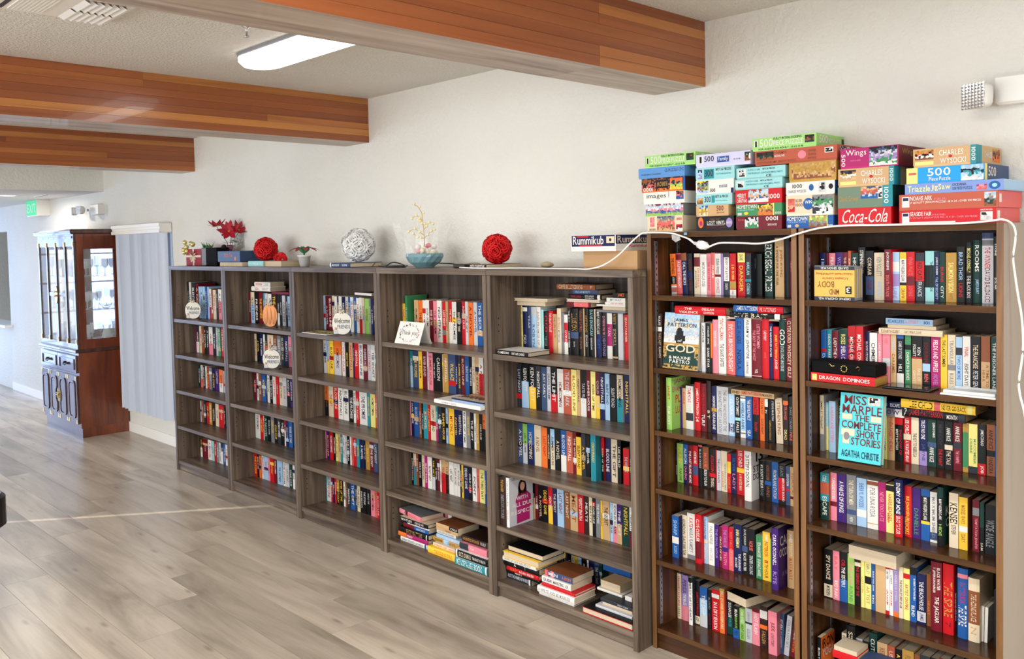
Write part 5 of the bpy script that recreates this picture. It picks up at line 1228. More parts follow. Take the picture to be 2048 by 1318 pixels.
GB('puzzle_box', (1377.8, 1468, 361, 389), 'w', 'm.04,.08,.34,.95,yGelnL;t.38,.12,.52,.38,k,300;r.62,.4,.84,.62,x;t.63,.42,.83,.58,q,PUZZLE;r.93,.0,1,.35,B', 'white 300 puzzle box with a garden picture in the second pile')
GB('puzzle_box', (1372.5, 1469.5, 338, 363), 'a', 'm.06,.12,.17,.85,vkLV;r.22,.1,.48,.85,t;t.24,.25,.46,.8,E,300;t.53,.68,.92,.88,E,BITS & PIECES;t.53,.34,.92,.5,t,Your Puzzle Authority', 'aqua 300 puzzle box with a purple picture, high in the second pile')
GB('puzzle_box', (1472, 1564, 433.6, 461), 'm', 'm.2,.1,.5,.9,kxwg;u.66,.62,.92,.92,w,1000;u.7,.15,.9,.5,w,COLOUR CLASSIC;u.05,.65,.18,.8,s,20 X 26', 'dark red puzzle box with its 1000 upside down, bottom of third pile')
GB('puzzle_box', (1472, 1564, 409, 432.7), 'g', 't.02,.62,.46,.94,w,HOMETOWN;t.04,.45,.4,.58,a,COLLECTION;m.49,.03,.83,.97,Gydno;r.82,.0,.84,1,Y;t.86,.08,.99,.28,w,1000;c.18,.1,.28,.36,y;r.04,.08,.13,.3,x', 'green collection puzzle box with autumn houses in the third pile')
GB('puzzle_box', (1470.5, 1564, 380, 409), 'r', 'm.29,.1,.72,.97,nLxTbw;t.73,.3,.96,.62,w,1000;t.04,.4,.24,.75,w,MERRY;t.04,.12,.26,.36,w,CHRISTMAS', 'red Christmas 1000 puzzle box in the middle of the third pile')
bk = 'r.04,.2,.2,.85,w;m.06,.25,.18,.8,kwxk;t.24,.7,.5,.85,t,PUZZLE CARE;t.55,.72,.8,.86,k,BITS & PIECES;t.24,.4,.95,.55,t,THIS PRODUCT CONTAINS SMALL PARTS;t.6,.1,.75,.32,k,CE'
GB('puzzle_box', (1470, 1565, 358.5, 379.3), 'a', bk, 'pale aqua puzzle box showing its barcode, above the red Christmas one')
GB('puzzle_box', (1472.5, 1571, 333.5, 356.8), 'a', bk, 'pale aqua puzzle box showing its barcode, top of the third pile')
GB('puzzle_box', (1392.4, 1500.9, 307, 333.3), 'J', 't.16,.42,.34,.85,k,500;r.05,.3,.13,.9,w;r.07,.35,.11,.85,k;r.4,.3,.62,.75,b;T.42,.35,.6,.7,w,Family;m.9,.25,1,.9,dGwn;t.65,.4,.88,.5,q,15 X 18', 'lavender 500 puzzle box lying across the second and third piles', rz=rad(1))
GB('puzzle_box', (1568.5, 1667, 434, 458.6), 'b', 't.02,.6,.46,.94,w,HOMETOWN;t.04,.44,.44,.56,L,COLLECTION;m.49,.03,.87,.97,Ydlen;r.87,.0,.885,1,Y;t.89,.06,.99,.26,w,1000;c.19,.08,.28,.34,T;r.03,.08,.11,.3,x', 'blue collection puzzle box with a farm picture, bottom of fourth pile', side='t.2,.3,.8,.7,w,1000')
GB('puzzle_box', (1567, 1667, 391.9, 432.7), 'c', 'm.04,.2,.19,.85,SsTr;t.21,.66,.35,.82,n,BIG BEN;t.21,.45,.36,.62,n,1000;c.37,.28,.6,.86,b;t.41,.58,.56,.74,w,WIN;m.57,.02,1.0,.98,eEgxEw;r.76,.25,.82,.55,w;r.9,.12,.97,.45,w', 'cream 1000 puzzle box with white porch chairs and a blue medallion, fourth pile')
GB('puzzle_box', (1568, 1670, 363.5, 390), 'w', 't.14,.55,.34,.85,k,1000;t.04,.2,.42,.42,e,CHARLES WYSOCKI;c.48,.3,.58,.8,b;r.68,.15,.82,.9,x;m.7,.2,.8,.85,kwkx;c.88,.35,.97,.75,k', 'white 1000 puzzle box with a blue jigsaw piece in the fourth pile', side='r.0,.0,.3,1,b')
GB('antique_box', (1578, 1672.8, 321.8, 361), 'd', 'm.06,.1,.98,.92,dTnTd;m.1,.15,.9,.8,dddTn', 'old gold box with engraved decoration above the white puzzle box', cat='box')
GB('puzzle_box', (1510, 1674.5, 296, 325), 'S', 'm.02,.35,.24,.92,NkGn;t.25,.7,.4,.88,n,YOSEMITE;t.25,.5,.38,.66,w,NATIONAL PARK;t.03,.08,.52,.28,n,13X39 PANORAMIC JIGSAW PUZZLE;c.54,.25,.64,.8,p;t.66,.65,.76,.82,n,OVER;t.66,.4,.76,.58,n,500;t.66,.15,.76,.32,n,PIECES;r.86,.5,.96,.85,w;m.87,.55,.95,.8,kwk', 'long rust-red panoramic puzzle box beneath the green one', side='m.1,.3,.6,.9,kxq')
GB('puzzle_box', (1506, 1632, 270, 296), 'h', g5, 'light green 500 piece puzzle box, highest of all', 't.1,.3,.4,.9,w,500;t.42,.35,.9,.7,w,PIECE PUZZLE;m.92,.3,1,.8,kG', rz=rad(2))
GB('puzzle_box', (1669.4, 1783, 414.8, 452), 'r', 'T.06,.2,.92,.92,w,Coca-Cola;r.2,.1,.5,.14,w', 'bright red puzzle box with flowing white script, bottom of fifth pile', side='t.2,.3,.8,.7,w,1000')
GB('puzzle_box', (1670.6, 1786, 372, 414), 'G', 'r0,0,1,1,U;T.04,.3,.38,.6,d,David Grover;m.43,.42,.74,.98,qTsSLb;r.74,.4,.82,.98,w;m.75,.45,.81,.95,kwk;r.83,.0,1,1,t;z.85,.1,.93,.95,w,1000', 'grey-green 1000 puzzle box with a sunset harbour picture, fifth pile')
ch = 'm{0},.4,{1},.92,{2};r{0},.12,{1},.3,Y;t.42,.55,.8,.85,w,CHARLES;t.44,.12,.84,.42,w,WYSOCKI;c.57,.42,.63,.58,r;r.91,.0,1.0,1,t;z.925,.15,.985,.9,w,1000'
GB('puzzle_box', (1676, 1789, 335, 371.5), 'T', ''+ch.format(.04, .33, 'EkdwT'), 'golden 1000 puzzle box with a snowy night village in the fifth pile', side='r.0,.0,.22,1,t;r.22,0,1,1,T')
GB('puzzle_box', (1680.5, 1797.3, 292.6, 332.8), 'M', 'z.02,.1,.09,.75,w,500;T.1,.55,.46,.92,w,Wings;t.18,.35,.36,.42,p,DUCKS & GEESE;m.51,.05,.98,.97,kqxVgw', 'magenta 500 puzzle box with ducks pictured, top of the fifth pile', side='r0,0,1,1,m;T.1,.5,.6,.85,d,Wings')
GB('puzzle_box', (1787.3, 1992.4, 417, 446), 'r', 'r.03,.12,.11,.85,w;r.04,.6,.1,.8,B;t.12,.6,.35,.88,w,SEASIDE FAIR;t.36,.6,.5,.72,p,BY KARYN BELL;t.12,.38,.82,.54,p,A QUALITY JIGSAW PUZZLE - 18 X 24 - OVER 550 PIECES;r.11,.1,.6,.2,w;r.85,.2,.97,.75,w;m.86,.25,.96,.7,kwkx;t.85,.82,.97,.93,w,MADE IN USA', 'bright red long puzzle box, bottom of the last pile', side='r0,0,1,1,s;r.05,.25,.16,.8,w;t.2,.5,.5,.75,p,550')
GB('puzzle_box', (1793, 1997, 384.4, 416.3), 'm', 'r0,0,1,1,S;r.03,.2,.11,.85,w;r.04,.6,.1,.8,B;t.12,.6,.35,.88,w,NOAHS ARK;t.37,.6,.5,.72,p,BY BILL BELL;t.12,.38,.84,.54,w,A QUALITY JIGSAW PUZZLE - 18 X 24 - OVER 550 PIECES;m.87,.08,.98,.93,LxeGn', 'dull red long puzzle box, second in the last pile', side='r0,0,1,1,s;r.04,.3,.13,.8,w;t.2,.5,.5,.75,p,NOAHS')
GB('puzzle_box', (1809.6, 2008, 361, 382), 'L', 'r0,0,1,1,P;t.03,.2,.27,.8,Y,Triazzle;t.28,.2,.48,.85,Y,JigSaw;t.5,.6,.64,.85,E,OCEANA;t.5,.22,.7,.5,q,528 PIECE PUZZLE;m.74,.1,.84,.6,Mps;c.86,.1,.97,.85,b;c.89,.3,.94,.65,a', 'periwinkle blue sea-life puzzle box in the last pile')
GB('puzzle_box', (1812.6, 1969.7, 326, 357.9), 'i', 'r.0,.0,.15,1,Y;r.03,.55,.13,.7,s;t.28,.42,.58,.92,w,500;t.3,.12,.58,.36,w,Piece Puzzle;m.71,.03,.99,.97,LLktLw', 'blue and yellow 500 puzzle box with a sea coast picture in the last pile', side='r0,0,1,1,q;r0,0,.1,1,Y;t.14,.25,.45,.85,w,500')
GB('puzzle_box', (1826, 1953.7, 286.6, 323.7), 'T', ch.format(.03, .33, 'ndokwn'), 'golden 1000 puzzle box topmost of the last pile', side='r.0,.0,.2,1,t;t.3,.4,.6,.7,w,CHARLES;m.65,.2,.95,.9,dnko')
PLACED.clear()
z0 = 1.6203
o = GB('cardboard_box', (1167, 1275, 502, 538), 'T', '', 'plain brown cardboard box on the grey bookcase next to the dark ones', Yf=.1, d=.2, base=z0, group=None, cat='box'); o.data.materials[0] = M_CARD
o = GB('game_box', (1142, 1232, 472, 503), 'w', 'r.02,.3,.98,1,B;t.05,.42,.74,.95,w,Rummikub;r.14,.88,.4,.97,r;r.2,.32,.7,.4,r;r.8,.5,.97,.92,c;c.86,.6,.91,.8,k', 'blue and white tile game box lying on the cardboard box', side='r0,.45,1,1,B;t.04,.5,.9,.95,c,Rummikub;t.3,.2,.9,.42,r,Rummikub', Yf=.06, d=.27, base=z0, group=None, cat='game box')
# ------------------------------------------------------------------ things standing in the shelves
def cover_book(name, quad, zs, Yf, key, w, h, t, lean, items, label, yaw=0, face='k'):
    """a book stood up with its front cover to the room; quad gives the left and right foot in photo pixels"""
    (xl, yl, xr, yr) = quad; A = atY(xl, yl, Yf); B = atY(xr, yr, Yf); W = B.x-A.x
    mb = MB(); bt = .0022; c = pc(key); s = .004
    mb.box(-W/2, W/2, 0, bt, 0, h, c); mb.box(-W/2, W/2, t-bt, t, 0, h, c); mb.box(-W/2, -W/2+bt, bt, t-bt, 0, h, c)
    o = mb.build('book', M_PRINT, None, ((A.x+B.x)/2, Yf, zs+.0008+t*sin(rad(lean))), (rad(-lean), 0, yaw)); tag(o, label, 'book')
    p = put('page_block', unit_box(M_PAGE, 'page_block'), o, (.001, bt, s)); p.scale = (W-bt-s-.003, t-2*bt, h-2*s)
    q = MB(); global EPS; EPS = (0, -.0003, 0); box_print(q, items, lambda u, v: (u-W/2, -.0005, v), W, h)
    q.build('cover_print', M_PRINT, o); return o
x0, y0, s_ = 1290, 590, 6.0235
cover_book('book', (x0+212/s_, y0+885/s_, x0+632/s_, y0+915/s_), 1.206, .1, 'x', 0, .232, .03, 6, 'm0,.45,1,1,LLcLxw;r0,.4,1,.46,d;r0,0,1,.41,G;m0,0,1,.08,GdGd;m0,.08,.1,.4,dG;m.9,.08,1,.4,dG;t.2,.83,.75,.9,E,JAMES;t.1,.75,.92,.82,E,PATTERSON;t.06,.54,.94,.6,w,WOMAN;c.38,.65,.52,.74,k;r.36,.46,.56,.68,k;r.32,.5,.62,.6,k;t.4,.48,.54,.53,w,of;t.08,.3,.92,.44,c,GOD;t.18,.18,.8,.23,w,& MAXINE;t.2,.1,.78,.17,w,PAETRO',
           'pale blue novel with a cloaked figure on its cover, stood face-out on the second shelf')
x0, y0, s_ = 1600, 760, 4.5714
mm = cover_book('book', (x0+345/s_, y0+705/s_, x0+735/s_, y0+765/s_), .943, .102, 'a', 0, .238, .026, 7, 'r0,0,1,1,H;t.1,.84,.62,.97,m,MISS;t.06,.7,.98,.83,m,MARPLE;t.36,.6,.7,.69,m,THE;t.06,.48,.98,.59,m,COMPLETE;t.42,.36,.96,.47,m,SHORT;t.3,.24,.98,.35,m,STORIES;t.08,.04,.96,.17,B,AGATHA CHRISTIE;r.66,.85,.94,.97,c;m.69,.86,.92,.96,kwkx;r.06,.61,.3,.69,c;r.74,.61,.98,.69,c;r.06,.37,.38,.47,c;r.1,.25,.26,.38,c;c.12,.3,.26,.42,e',
           'aqua short-story collection stood face-out, maroon title, on the third shelf')
# audio disc cases on the top shelf of the right dark bookcase
x0, y0, s_ = 1600, 440, 4.5714
A = atY(x0+133/s_, y0+728/s_, .112); B = atY(x0+500/s_, y0+728/s_, .112); T = atY(x0+133/s_, y0+418/s_, .112)
for k in range(4):
    W, Hh = B.x-A.x, T.z-1.514; o = boxo('disc_case', A.x, B.x, .112+k*.0165, .112+k*.0165+.0145, 1.5145, 1.5145+Hh-k*.001, plain('clear_case_plastic', rgb(150, 150, 154), .15) if k == 0 else bpy.data.materials['clear_case_plastic'], bev=.0012)
    tag(o, ['yellow and black audio course case stood upside down in front, second one hidden behind it'.replace(', second one hidden behind it', ' of three others'), 'audio disc case right behind the yellow front one', 'audio disc case third from the front, yellow insert', 'audio disc case at the back of the four, against the books'][k], 'disc case', 'audio disc cases')
    q = MB(); EPS = (0, -.0002, 0)
    it = 'r0,0,1,1,d;r0,0,1,1,Q;r0,0,1,.11,E;r0,.89,1,1,E;u.1,.02,.9,.09,w,DEEPAK CHOPRA M.D.;u.15,.91,.85,.98,w,DAVID SIMON M.D.;u.38,.17,.62,.33,n,MIND;u.08,.38,.5,.56,n,BODY;u.2,.6,.85,.7,S,A Complete Course for;u.05,.74,.95,.83,S,Holistic Health and Well Being;r.78,.2,.93,.42,k;u.8,.23,.9,.39,w,3' if k == 0 else 'r0,.1,1,.9,Q'
    it = it.replace('r0,0,1,1,d;', '')
    box_print(q, it, lambda u, v: (u-W/2, -.0075, v), W, Hh-.002)
    q.face([(W/2+.0003, -.005, .01), (W/2+.0003, .005, .01), (W/2+.0003, .005, Hh-.012), (W/2+.0003, -.005, Hh-.012)], pc('Q' if k in (0, 2) else 'x')); q.build('printed_insert', M_PRINT, o)
# domino box and black clasped case
x0, y0, s_ = 1600, 610, 4.5714; PLACED.clear()
o = GB('domino_box', (x0+97/s_, x0+688/s_, y0+592/s_, y0+672/s_), 'r', 'r.02,.12,.1,.85,y;t.035,.2,.085,.75,w,H;t.14,.3,.47,.72,w,DRAGON;t.52,.3,.92,.72,w,DOMINOES', 'red dominoes box on the second shelf, beneath the black case', side='r0,0,1,.9,d', Yf=.098, d=.1, base=1.2195, group=None, cat='game box')
ztop = PLACED[-1][3]; A = atY(x0+112/s_, y0+590/s_, .1); B = atY(x0+690/s_, y0+590/s_, .1)
o = boxo('clasped_case', A.x, B.x, .1, .192, ztop+.0004, ztop+.044, M_BLACKM, bev=.004); tag(o, 'black clasped case lying on the red dominoes box', 'case')
q = MB(); q.tube([(-.055, -.047, .03), (-.045, -.05, .036), (-.04, -.05, .028), (-.03, -.05, .03)], .0025, n=6); q.tube([(.045, -.047, .024), (.056, -.05, .034), (.066, -.05, .03), (.058, -.05, .02)], .0025, n=6)
for k in range(10): a = 2*pi*k/10; q.ball((.005+.011*cos(a), -.049, .022+.011*sin(a)), .003, n=6)
q.build('clasps', M_BRASS, o)
A = atZ(x0+800/s_, y0+735/s_, 1.221); B = atZ(x0+1290/s_, y0+760/s_, 1.221)
o = boxo('tablet_stand', A.x, B.x, .096, .19, 1.2195, 1.2275, M_BLACK, bev=.003); tag(o, 'thin black tablet lying before the books on the second shelf', 'tablet'); boxo('screen', A.x+.008, B.x-.008, .102, .184, 1.2275, 1.2279, plain('tablet_glass', rgb(40, 52, 52), .05), o).location = (0, 0, .008)
A = atY(x0+1275/s_, y0+770/s_, .085); xe = -.905
o = boxo('paper_pad', A.x, xe, .09, .195, 1.2195, 1.2255, M_WPLAS, bev=.001); tag(o, 'white pad of paper at the edge of the second shelf, clear tray on it', 'paper pad')
o = boxo('clear_tray', A.x+.008, xe-.004, .095, .193, 1.226, 1.228, M_CRYSTAL); tag(o, 'clear plastic tray lying on the white pad, second shelf', 'tray')
for (a, b_, c, d) in ((A.x+.008, xe-.004, .095, .099), (A.x+.008, xe-.004, .189, .193), (A.x+.008, A.x+.012, .099, .189), (xe-.008, xe-.004, .099, .189)):
    q = boxo('rim', a, b_, c, d, 1.228, 1.236, M_CRYSTAL, o)
# pumpkin signs, card and booklet
def pumpkin(px, base_y, zs, hgt_px, W_, mat_c, lab, words=True, Yf=.065):
    A = atY(px, base_y, Yf); h = hgt_px/ppm(A.x, Yf, zs); w = h*W_; r = empty('pumpkin_sign', (A.x, Yf, zs+.0005)); tag(r, lab, 'pumpkin sign'); r.rotation_euler = (0, 0, .62)
    b = MB(); n = 28; pts = []
    for i in range(n): a = 2*pi*i/n; k = 1-.05*abs(cos(2*a+.4)); pts.append((w/2*cos(a)*k, h*.42+h*.4*sin(a)*k))
    vs = [(x, -.006, z) for x, z in pts]+[(x, .006, z) for x, z in pts]
    b.mesh(vs, [tuple(range(n)), tuple(range(2*n-1, n-1, -1))]+[(i, n+i, n+(i+1) % n, (i+1) % n) for i in range(n)], mat_c)
    if not words:
        for sx in (-.5, 0, .5): b.ball((sx*w*.5, -.004, h*.42), h*.38, jit(mat_c, .05), 14, (.33*w/h*1.2, .05, 1))
    b.build('pumpkin_board', M_PRINT if words else plain('copper_glaze', rgb(150, 92, 44), .3, .5), r)
    boxo('foot', A.x-w*.42, A.x+w*.42, Yf-.018, Yf+.018, zs+.0005, zs+.006, plain('dark_foot', rgb(60, 34, 24), .5), r)
    b = MB(); b.tube([(0, 0, h*.8), (.002, 0, h*.88), (.007, 0, h*.96)], .006, pc('e')); b.build('stalk', M_FLAT, r)
    b = MB()
    for sx in (-1, 1):
        b.tube([(0, -.009, h*.82), (sx*.014, -.012, h*.88), (sx*.026, -.01, h*.86), (sx*.014, -.012, h*.82), (0, -.009, h*.82)], .0028, pc('c'), 5); b.tube([(0, -.009, h*.82), (sx*.01, -.01, h*.75)], .0028, pc('c'), 5)
    b.build('bow', M_FLAT, r)
    if words:
        b = MB(); text_on(b, 'Welcome', -w*.38, h*.42, w*.4, h*.6, lambda u, v: (u, -.0066, v), pc('k')); text_on(b, 'FRIENDS', -w*.22, h*.24, w*.4, h*.37, lambda u, v: (u, -.0066, v), pc('q'))
        b.box(-w*.4, -w*.2, -.008, -.0065, h*.06, h*.2, pc('x')); b.ball((-w*.3, -.007, h*.24), h*.05, pc('T'), 8, (1, .3, 1)); b.build('lettering', M_PRINT, r)
    return r
pumpkin(387, 637, 1.205, 44, .8, rgb(214, 210, 198), 'white welcome pumpkin sign on the top shelf beside the blinds')
pumpkin(544, 733, .922, 50, .78, rgb(214, 210, 198), 'white welcome pumpkin sign on a second shelf, below the copper pumpkin')
pumpkin(685, 670, 1.205, 58, .74, rgb(214, 210, 198), 'white welcome pumpkin sign on the top shelf of the middle grey bookcase')
pumpkin(541, 651, 1.205, 58, .56, pc('n'), 'shiny copper pumpkin on the top shelf of the second grey bookcase', False)
A = atY(789, 686, .012); B = atY(838, 687, .012); w = B.x-A.x
mb = MB(); hh = .118; mb.mesh([(-w/2, 0, 0), (w/2, 0, 0), (w/2, .045, hh), (-w/2, .045, hh), (-w/2, .0012, 0), (w/2, .0012, 0), (w/2, .09, 0), (-w/2, .09, 0), (w/2, .0888, 0), (-w/2, .0888, 0)], [(0, 1, 2, 3), (3, 2, 6, 7), (4, 3, 2, 5), (9, 3, 2, 8)], pc('w'))
o = mb.build('greeting_card', M_PRINT, None, ((A.x+B.x)/2, .012, 1.2055)); tag(o, 'folded white thank-you card standing at the edge of a top shelf', 'card')
q = MB(); cf = lambda u, v: (u-w/2, v*.3814-.0012, v)
text_on(q, 'Thank you', .18*w, .35*hh, .82*w, .62*hh, cf, pc('e'), False)
for k in range(46):
    a = 2*pi*k/46; u = .5*w+.38*w*cos(a)+rnd.uniform(-.006, .006); v = .5*hh+.37*hh*sin(a)+rnd.uniform(-.005, .005); e = rnd.uniform(.002, .0045)
    q.face([cf(u-e, v-e), cf(u+e, v-e), cf(u+e, v+e), cf(u-e, v+e)], pc(rnd.choice('pxexLq')))
q.build('printed_flowers', M_PRINT, o)
A = atY(606, 667, .02); B = atY(655, 669, .02)
o = boxo('booklet', A.x, B.x, .012, .15, 1.2055, 1.2095, M_WPLAS); tag(o, 'thin floral booklet lying flat on a top shelf beside the pumpkin sign', 'booklet')
q = MB(); EPS = (0, 0, .0002); box_print(q, 'm0,0,1,1,dlYNcd', lambda u, v: (u-(B.x-A.x)/2, v-.069, .0045), B.x-A.x, .138); q.build('cover_print', M_PRINT, o)
A = atY(877, 800, .0); B = atY(953, 817, .0)
o = boxo('magazine', A.x, -3.19, -.03, .14, .9225, .943, M_WPLAS, bev=.002); tag(o, 'thick white book jutting over the edge of a second shelf, two glossy ones on it', 'book'); q = MB(); text_on(q, 'FAITHFULLY EDITED', -.12, .006, .0, .013, lambda u, v: (u, -.0855, v), pc('e')); q.build('spine_lettering', M_PRINT, o)
o = boxo('magazine', A.x+.12, -3.19, -.01, .15, .9435, .951, plain('pale_blue_cover', rgb(140, 170, 214), .3)); tag(o, 'thin pale blue magazine on the jutting white book', 'magazine')
o = boxo('magazine', A.x+.11, -3.192, -.005, .15, .9515, .957, plain('dark_cover', rgb(44, 34, 38), .25)); tag(o, 'glossy magazine with a dark picture cover, topmost on the jutting white book', 'magazine')
q = MB(); EPS = (0, 0, .0002); W = -3.192-A.x-.11; box_print(q, 'm.02,.02,.98,.98,pTnkTx', lambda u, v: (u-W/2, v-.0775, .0058), W, .155); q.build('cover_print', M_PRINT, o)
# ------------------------------------------------------------------ decorations on top of the grey bookcases
ZT = 1.6203
def rose(mb, c, nrm, r, col, seed):
    R = random.Random(seed); nrm = Vector(nrm).normalized(); u = nrm.orthogonal().normalized(); v = nrm.cross(u); c = Vector(c)
    for ri, (n, rr, hz) in enumerate([(3, .2, .62), (4, .42, .58), (5, .68, .44), (6, .98, .2)]):
        for k in range(n):
            a = 2*pi*(k+R.random()*.3)/n+ri*.7; span = 2*pi/n*1.35; P = []; cc = jit(col, .14); w = R.uniform(-.05, .05)
            for i in range(5):
                s = (i-2)/2; an = a+s*span/2
                for (q, out, up) in ((0, .6, -.42), (.5, .88, -.12), (.85, 1.0, .0), (1, 1.12, -.03)):
                    rad_ = rr*out*(1-.04*abs(s)); h_ = hz+up-.1*s*s*q+w*q; P.append(c+(u*cos(an)+v*sin(an))*r*rad_+nrm*r*h_)
            mb.mesh(P, [(i*4+j, i*4+j+1, (i+1)*4+j+1, (i+1)*4+j) for i in range(4) for j in range(3)], cc, sm=True)
def rose_ball(px, py, rpx, Y, col, lab, zbase, nr=22, seed=1, size=.5):
    C = atY(px, py, Y); R_ = rpx/ppm(C.x, Y, C.z); r = empty('rose_ball', (C.x, Y, zbase-.07*R_)); tag(r, lab, 'flower ball')
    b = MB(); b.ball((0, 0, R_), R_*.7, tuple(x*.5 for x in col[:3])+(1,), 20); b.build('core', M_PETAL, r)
    for k in range(nr):
        z_ = 1-2*(k+.5)/nr; a = k*2.39996+seed; q = math.sqrt(1-z_*z_); n = Vector((q*cos(a), q*sin(a), z_))
        b = MB(); rose(b, n*R_*.66, n, R_*size, col, seed*100+k); o = b.build('rose', M_PETAL, r, (0, 0, R_))
    return r
RED = rgb(206, 12, 18)
# lying books under the balls
def topbook(xl, xr, yb, th, key, ts, lab, Y, z=ZT, depth=.16, **kw): return flat(z, Y, xl, xr, yb, th, key, ts, 'x', None, depth, label=lab, **kw)
za = topbook(497, 527, 529, 11, 'a', 'wTEA@.2~.8', 'aqua-spined book lying flat under the first red rose ball', .04, depth=.2)
topbook(527.5, 562, 529, 11, 'T', '', 'tan page-edged book beside the aqua-spined one under the rose ball', .05, back=True, depth=.17)
zw = topbook(659, 700, 533, 9, 'q', 'wMIDNIGHT@.15~.5;wSUN@.6~.9', 'slate blue paperback lying flat under the white rose ball', .03, depth=.23, bs='w.03~.1')
zr = topbook(938, 992, 537, 8, 'N', 'wGREY CONFESSIONS@.08~.9W', 'dark book with white letters under the last red rose ball', .03, depth=.24)
rose_ball(532, 501, 25, .14, RED, 'red rose ball resting on flat books near the blue box', za, seed=3)
rose_ball(717, 491, 37, .15, rgb(228, 228, 226), 'large white rose ball on the middle grey bookcase', zw, nr=30, seed=5, size=.44)
rose_ball(994, 500, 32, .15, RED, 'red rose ball near the folded cords, closest to the game box', zr, seed=8)
for dx, dz, k in ((.0, .0, 0),):
    C = atY(560, 512, .12); b = MB(); rose(b, (0, 0, .02), (.5, -.5, .6), .04, RED, 77); rose(b, (.035, 0, .01), (.8, -.4, .2), .03, RED, 78); o = b.build('loose_rose', M_PETAL, None, (C.x, C.y, za+.0)); tag(o, 'loose red silk rose beside the first rose ball', 'silk flower')
# gift box with bow and berries
A = atY(373, 531, .12); B = atY(403, 531, .12); w = B.x-A.x; hh = 33/ppm(A.x, .12, ZT); cx = (A.x+B.x)/2
r = empty('gift_box', (cx, .12+w/2, ZT)); tag(r, 'dark red gift box with a cream ribbon bow and gold berries', 'gift box')
boxo('box', cx-w/2, cx+w/2, .12, .12+w, ZT, ZT+hh, plain('red_foil', rgb(150, 20, 30), .65), r, bev=.002)
b = MB(); y = -w/2-.001
b.box(-.012, .012, y-.001, y, 0, hh, pc('c')); b.box(-w/2, w/2, y-.0015, y, hh*.5, hh*.62, pc('c'))
for a in (20, 55, 125, 160, 205, 235, 305, 335):
    a = rad(a); p = [(0, y-.004, hh*.56), (.03*cos(a-.25), y-.016, hh*.56+.03*sin(a-.25)*1.3), (.062*cos(a), y-.006, hh*.56+.06*sin(a)), (.03*cos(a+.3), y-.004, hh*.56+.03*sin(a+.3)*1.3)]; b.mesh(p, [(0, 1, 2, 3)], pc('c'))
b.build('ribbon_bow', M_PRINT, r)
b = MB(); R0 = random.Random(4)
for k in range(11): b.ball((-w*.5+R0.uniform(-.04, .03), -w*.35+R0.uniform(-.05, .02), hh-.03+R0.uniform(-.02, .09)), .019, rgb(206, 196, 120), 10)
g = b.build('gold_berries', plain('gold_berry', rgb(214, 200, 128), .2, .5), r)
b = MB()
for k in range(26): a = R0.uniform(0, 2*pi); p = Vector((R0.uniform(-.03, .08), -.02+R0.uniform(-.03, .03), hh+.01)); q = p+Vector((cos(a)*.05, sin(a)*.03, R0.uniform(.01, .05))); s = Vector((0, .006, .006)); b.mesh([p-s, q, p+s], [(0, 1, 2)], pc(R0.choice('GgUl')))
b.build('greenery', M_PETAL, r)['kind'] = 'stuff'
A = atY(403.5, 531, .1); B = atY(437, 531, .1); w = B.x-A.x-.03
o = boxo('black_box', A.x+.005, A.x+.005+w*1.0, .1, .2, ZT, ZT+.138, M_BLACKM, bev=.004); tag(o, 'small black box between the gift box and the red flowers', 'box')
q = MB(); q.box(-w*.5, -w*.5+w*.3, -.0512, -.0503, .004, .134, pc('e')); q.build('grey_panel', M_FLAT, o)
# vase of poinsettias
C = atY(447, 531, .2); r = empty('flower_vase', (C.x, .26, ZT)); tag(r, 'pink glass vase of red poinsettias and silver fern', 'flower vase'); r.rotation_euler = (0, 0, .75); r.scale = (.74, .74, .7)
b = MB(); b.lathe([(.0001, 0), (.03, 0), (.036, .03), (.022, .1), (.02, .16), (.038, .215), (.034, .215), (.016, .16)], n=16); b.build('vase', plain('pink_glass', rgb(190, 110, 140), .08, 0, 0, Alpha=.65), r)
def leafm(b, p, d, L, W_, c, droop=.2, side=None):
    d = Vector(d).normalized(); s = (side or d.cross(Vector((0, 0, 1))))
    if s.length < .01: s = Vector((1, 0, 0))
    s = s.normalized(); n = s.cross(d); p = Vector(p); P = [p]
    for q in (.25, .5, .75):
        wv = W_*sin(pi*min(.95, q*1.05))*.5; m = p+d*L*q-n*L*droop*q*q; P += [m-s*wv+n*.003, m, m+s*wv+n*.003]
    P.append(p+d*L-n*L*droop); b.mesh(P, [(0, 1, 2), (0, 2, 3), (1, 4, 5, 2), (2, 5, 6, 3), (4, 7, 8, 5), (5, 8, 9, 6), (7, 10, 8), (8, 10, 9)], c, sm=True)
def poinsettia(b, c, up, L, n1, col, seed):
    R = random.Random(seed); up = Vector(up).normalized(); u = up.orthogonal().normalized(); v = up.cross(u)
    for k in range(n1):
        a = 2*pi*k/n1+R.uniform(-.15, .15); d = (u*cos(a)+v*sin(a))+up*R.uniform(.1, .45); leafm(b, c, d, L*R.uniform(.8, 1.1), L*.42, jit(col, .15), .25, up.cross(d))
    for k in range(5): b.ball(Vector(c)+up*.008+u*.008*cos(k*1.3)+v*.008*sin(k*1.3), .004, pc('y'), 6)
PR = rgb(168, 16, 40); stems = MB(); stems.tube([(0, 0, .02), (-.03, 0, .25), (-.13, -.01, .42)], .003, pc('G'), 6); stems.tube([(0, 0, .02), (.01, -.01, .25), (.03, -.03, .36)], .003, pc('G'), 6); stems.tube([(0, 0, .02), (.02, .01, .25), (.11, .03, .4)], .003, pc('e'), 6); stems.build('stems', M_PETAL, r)
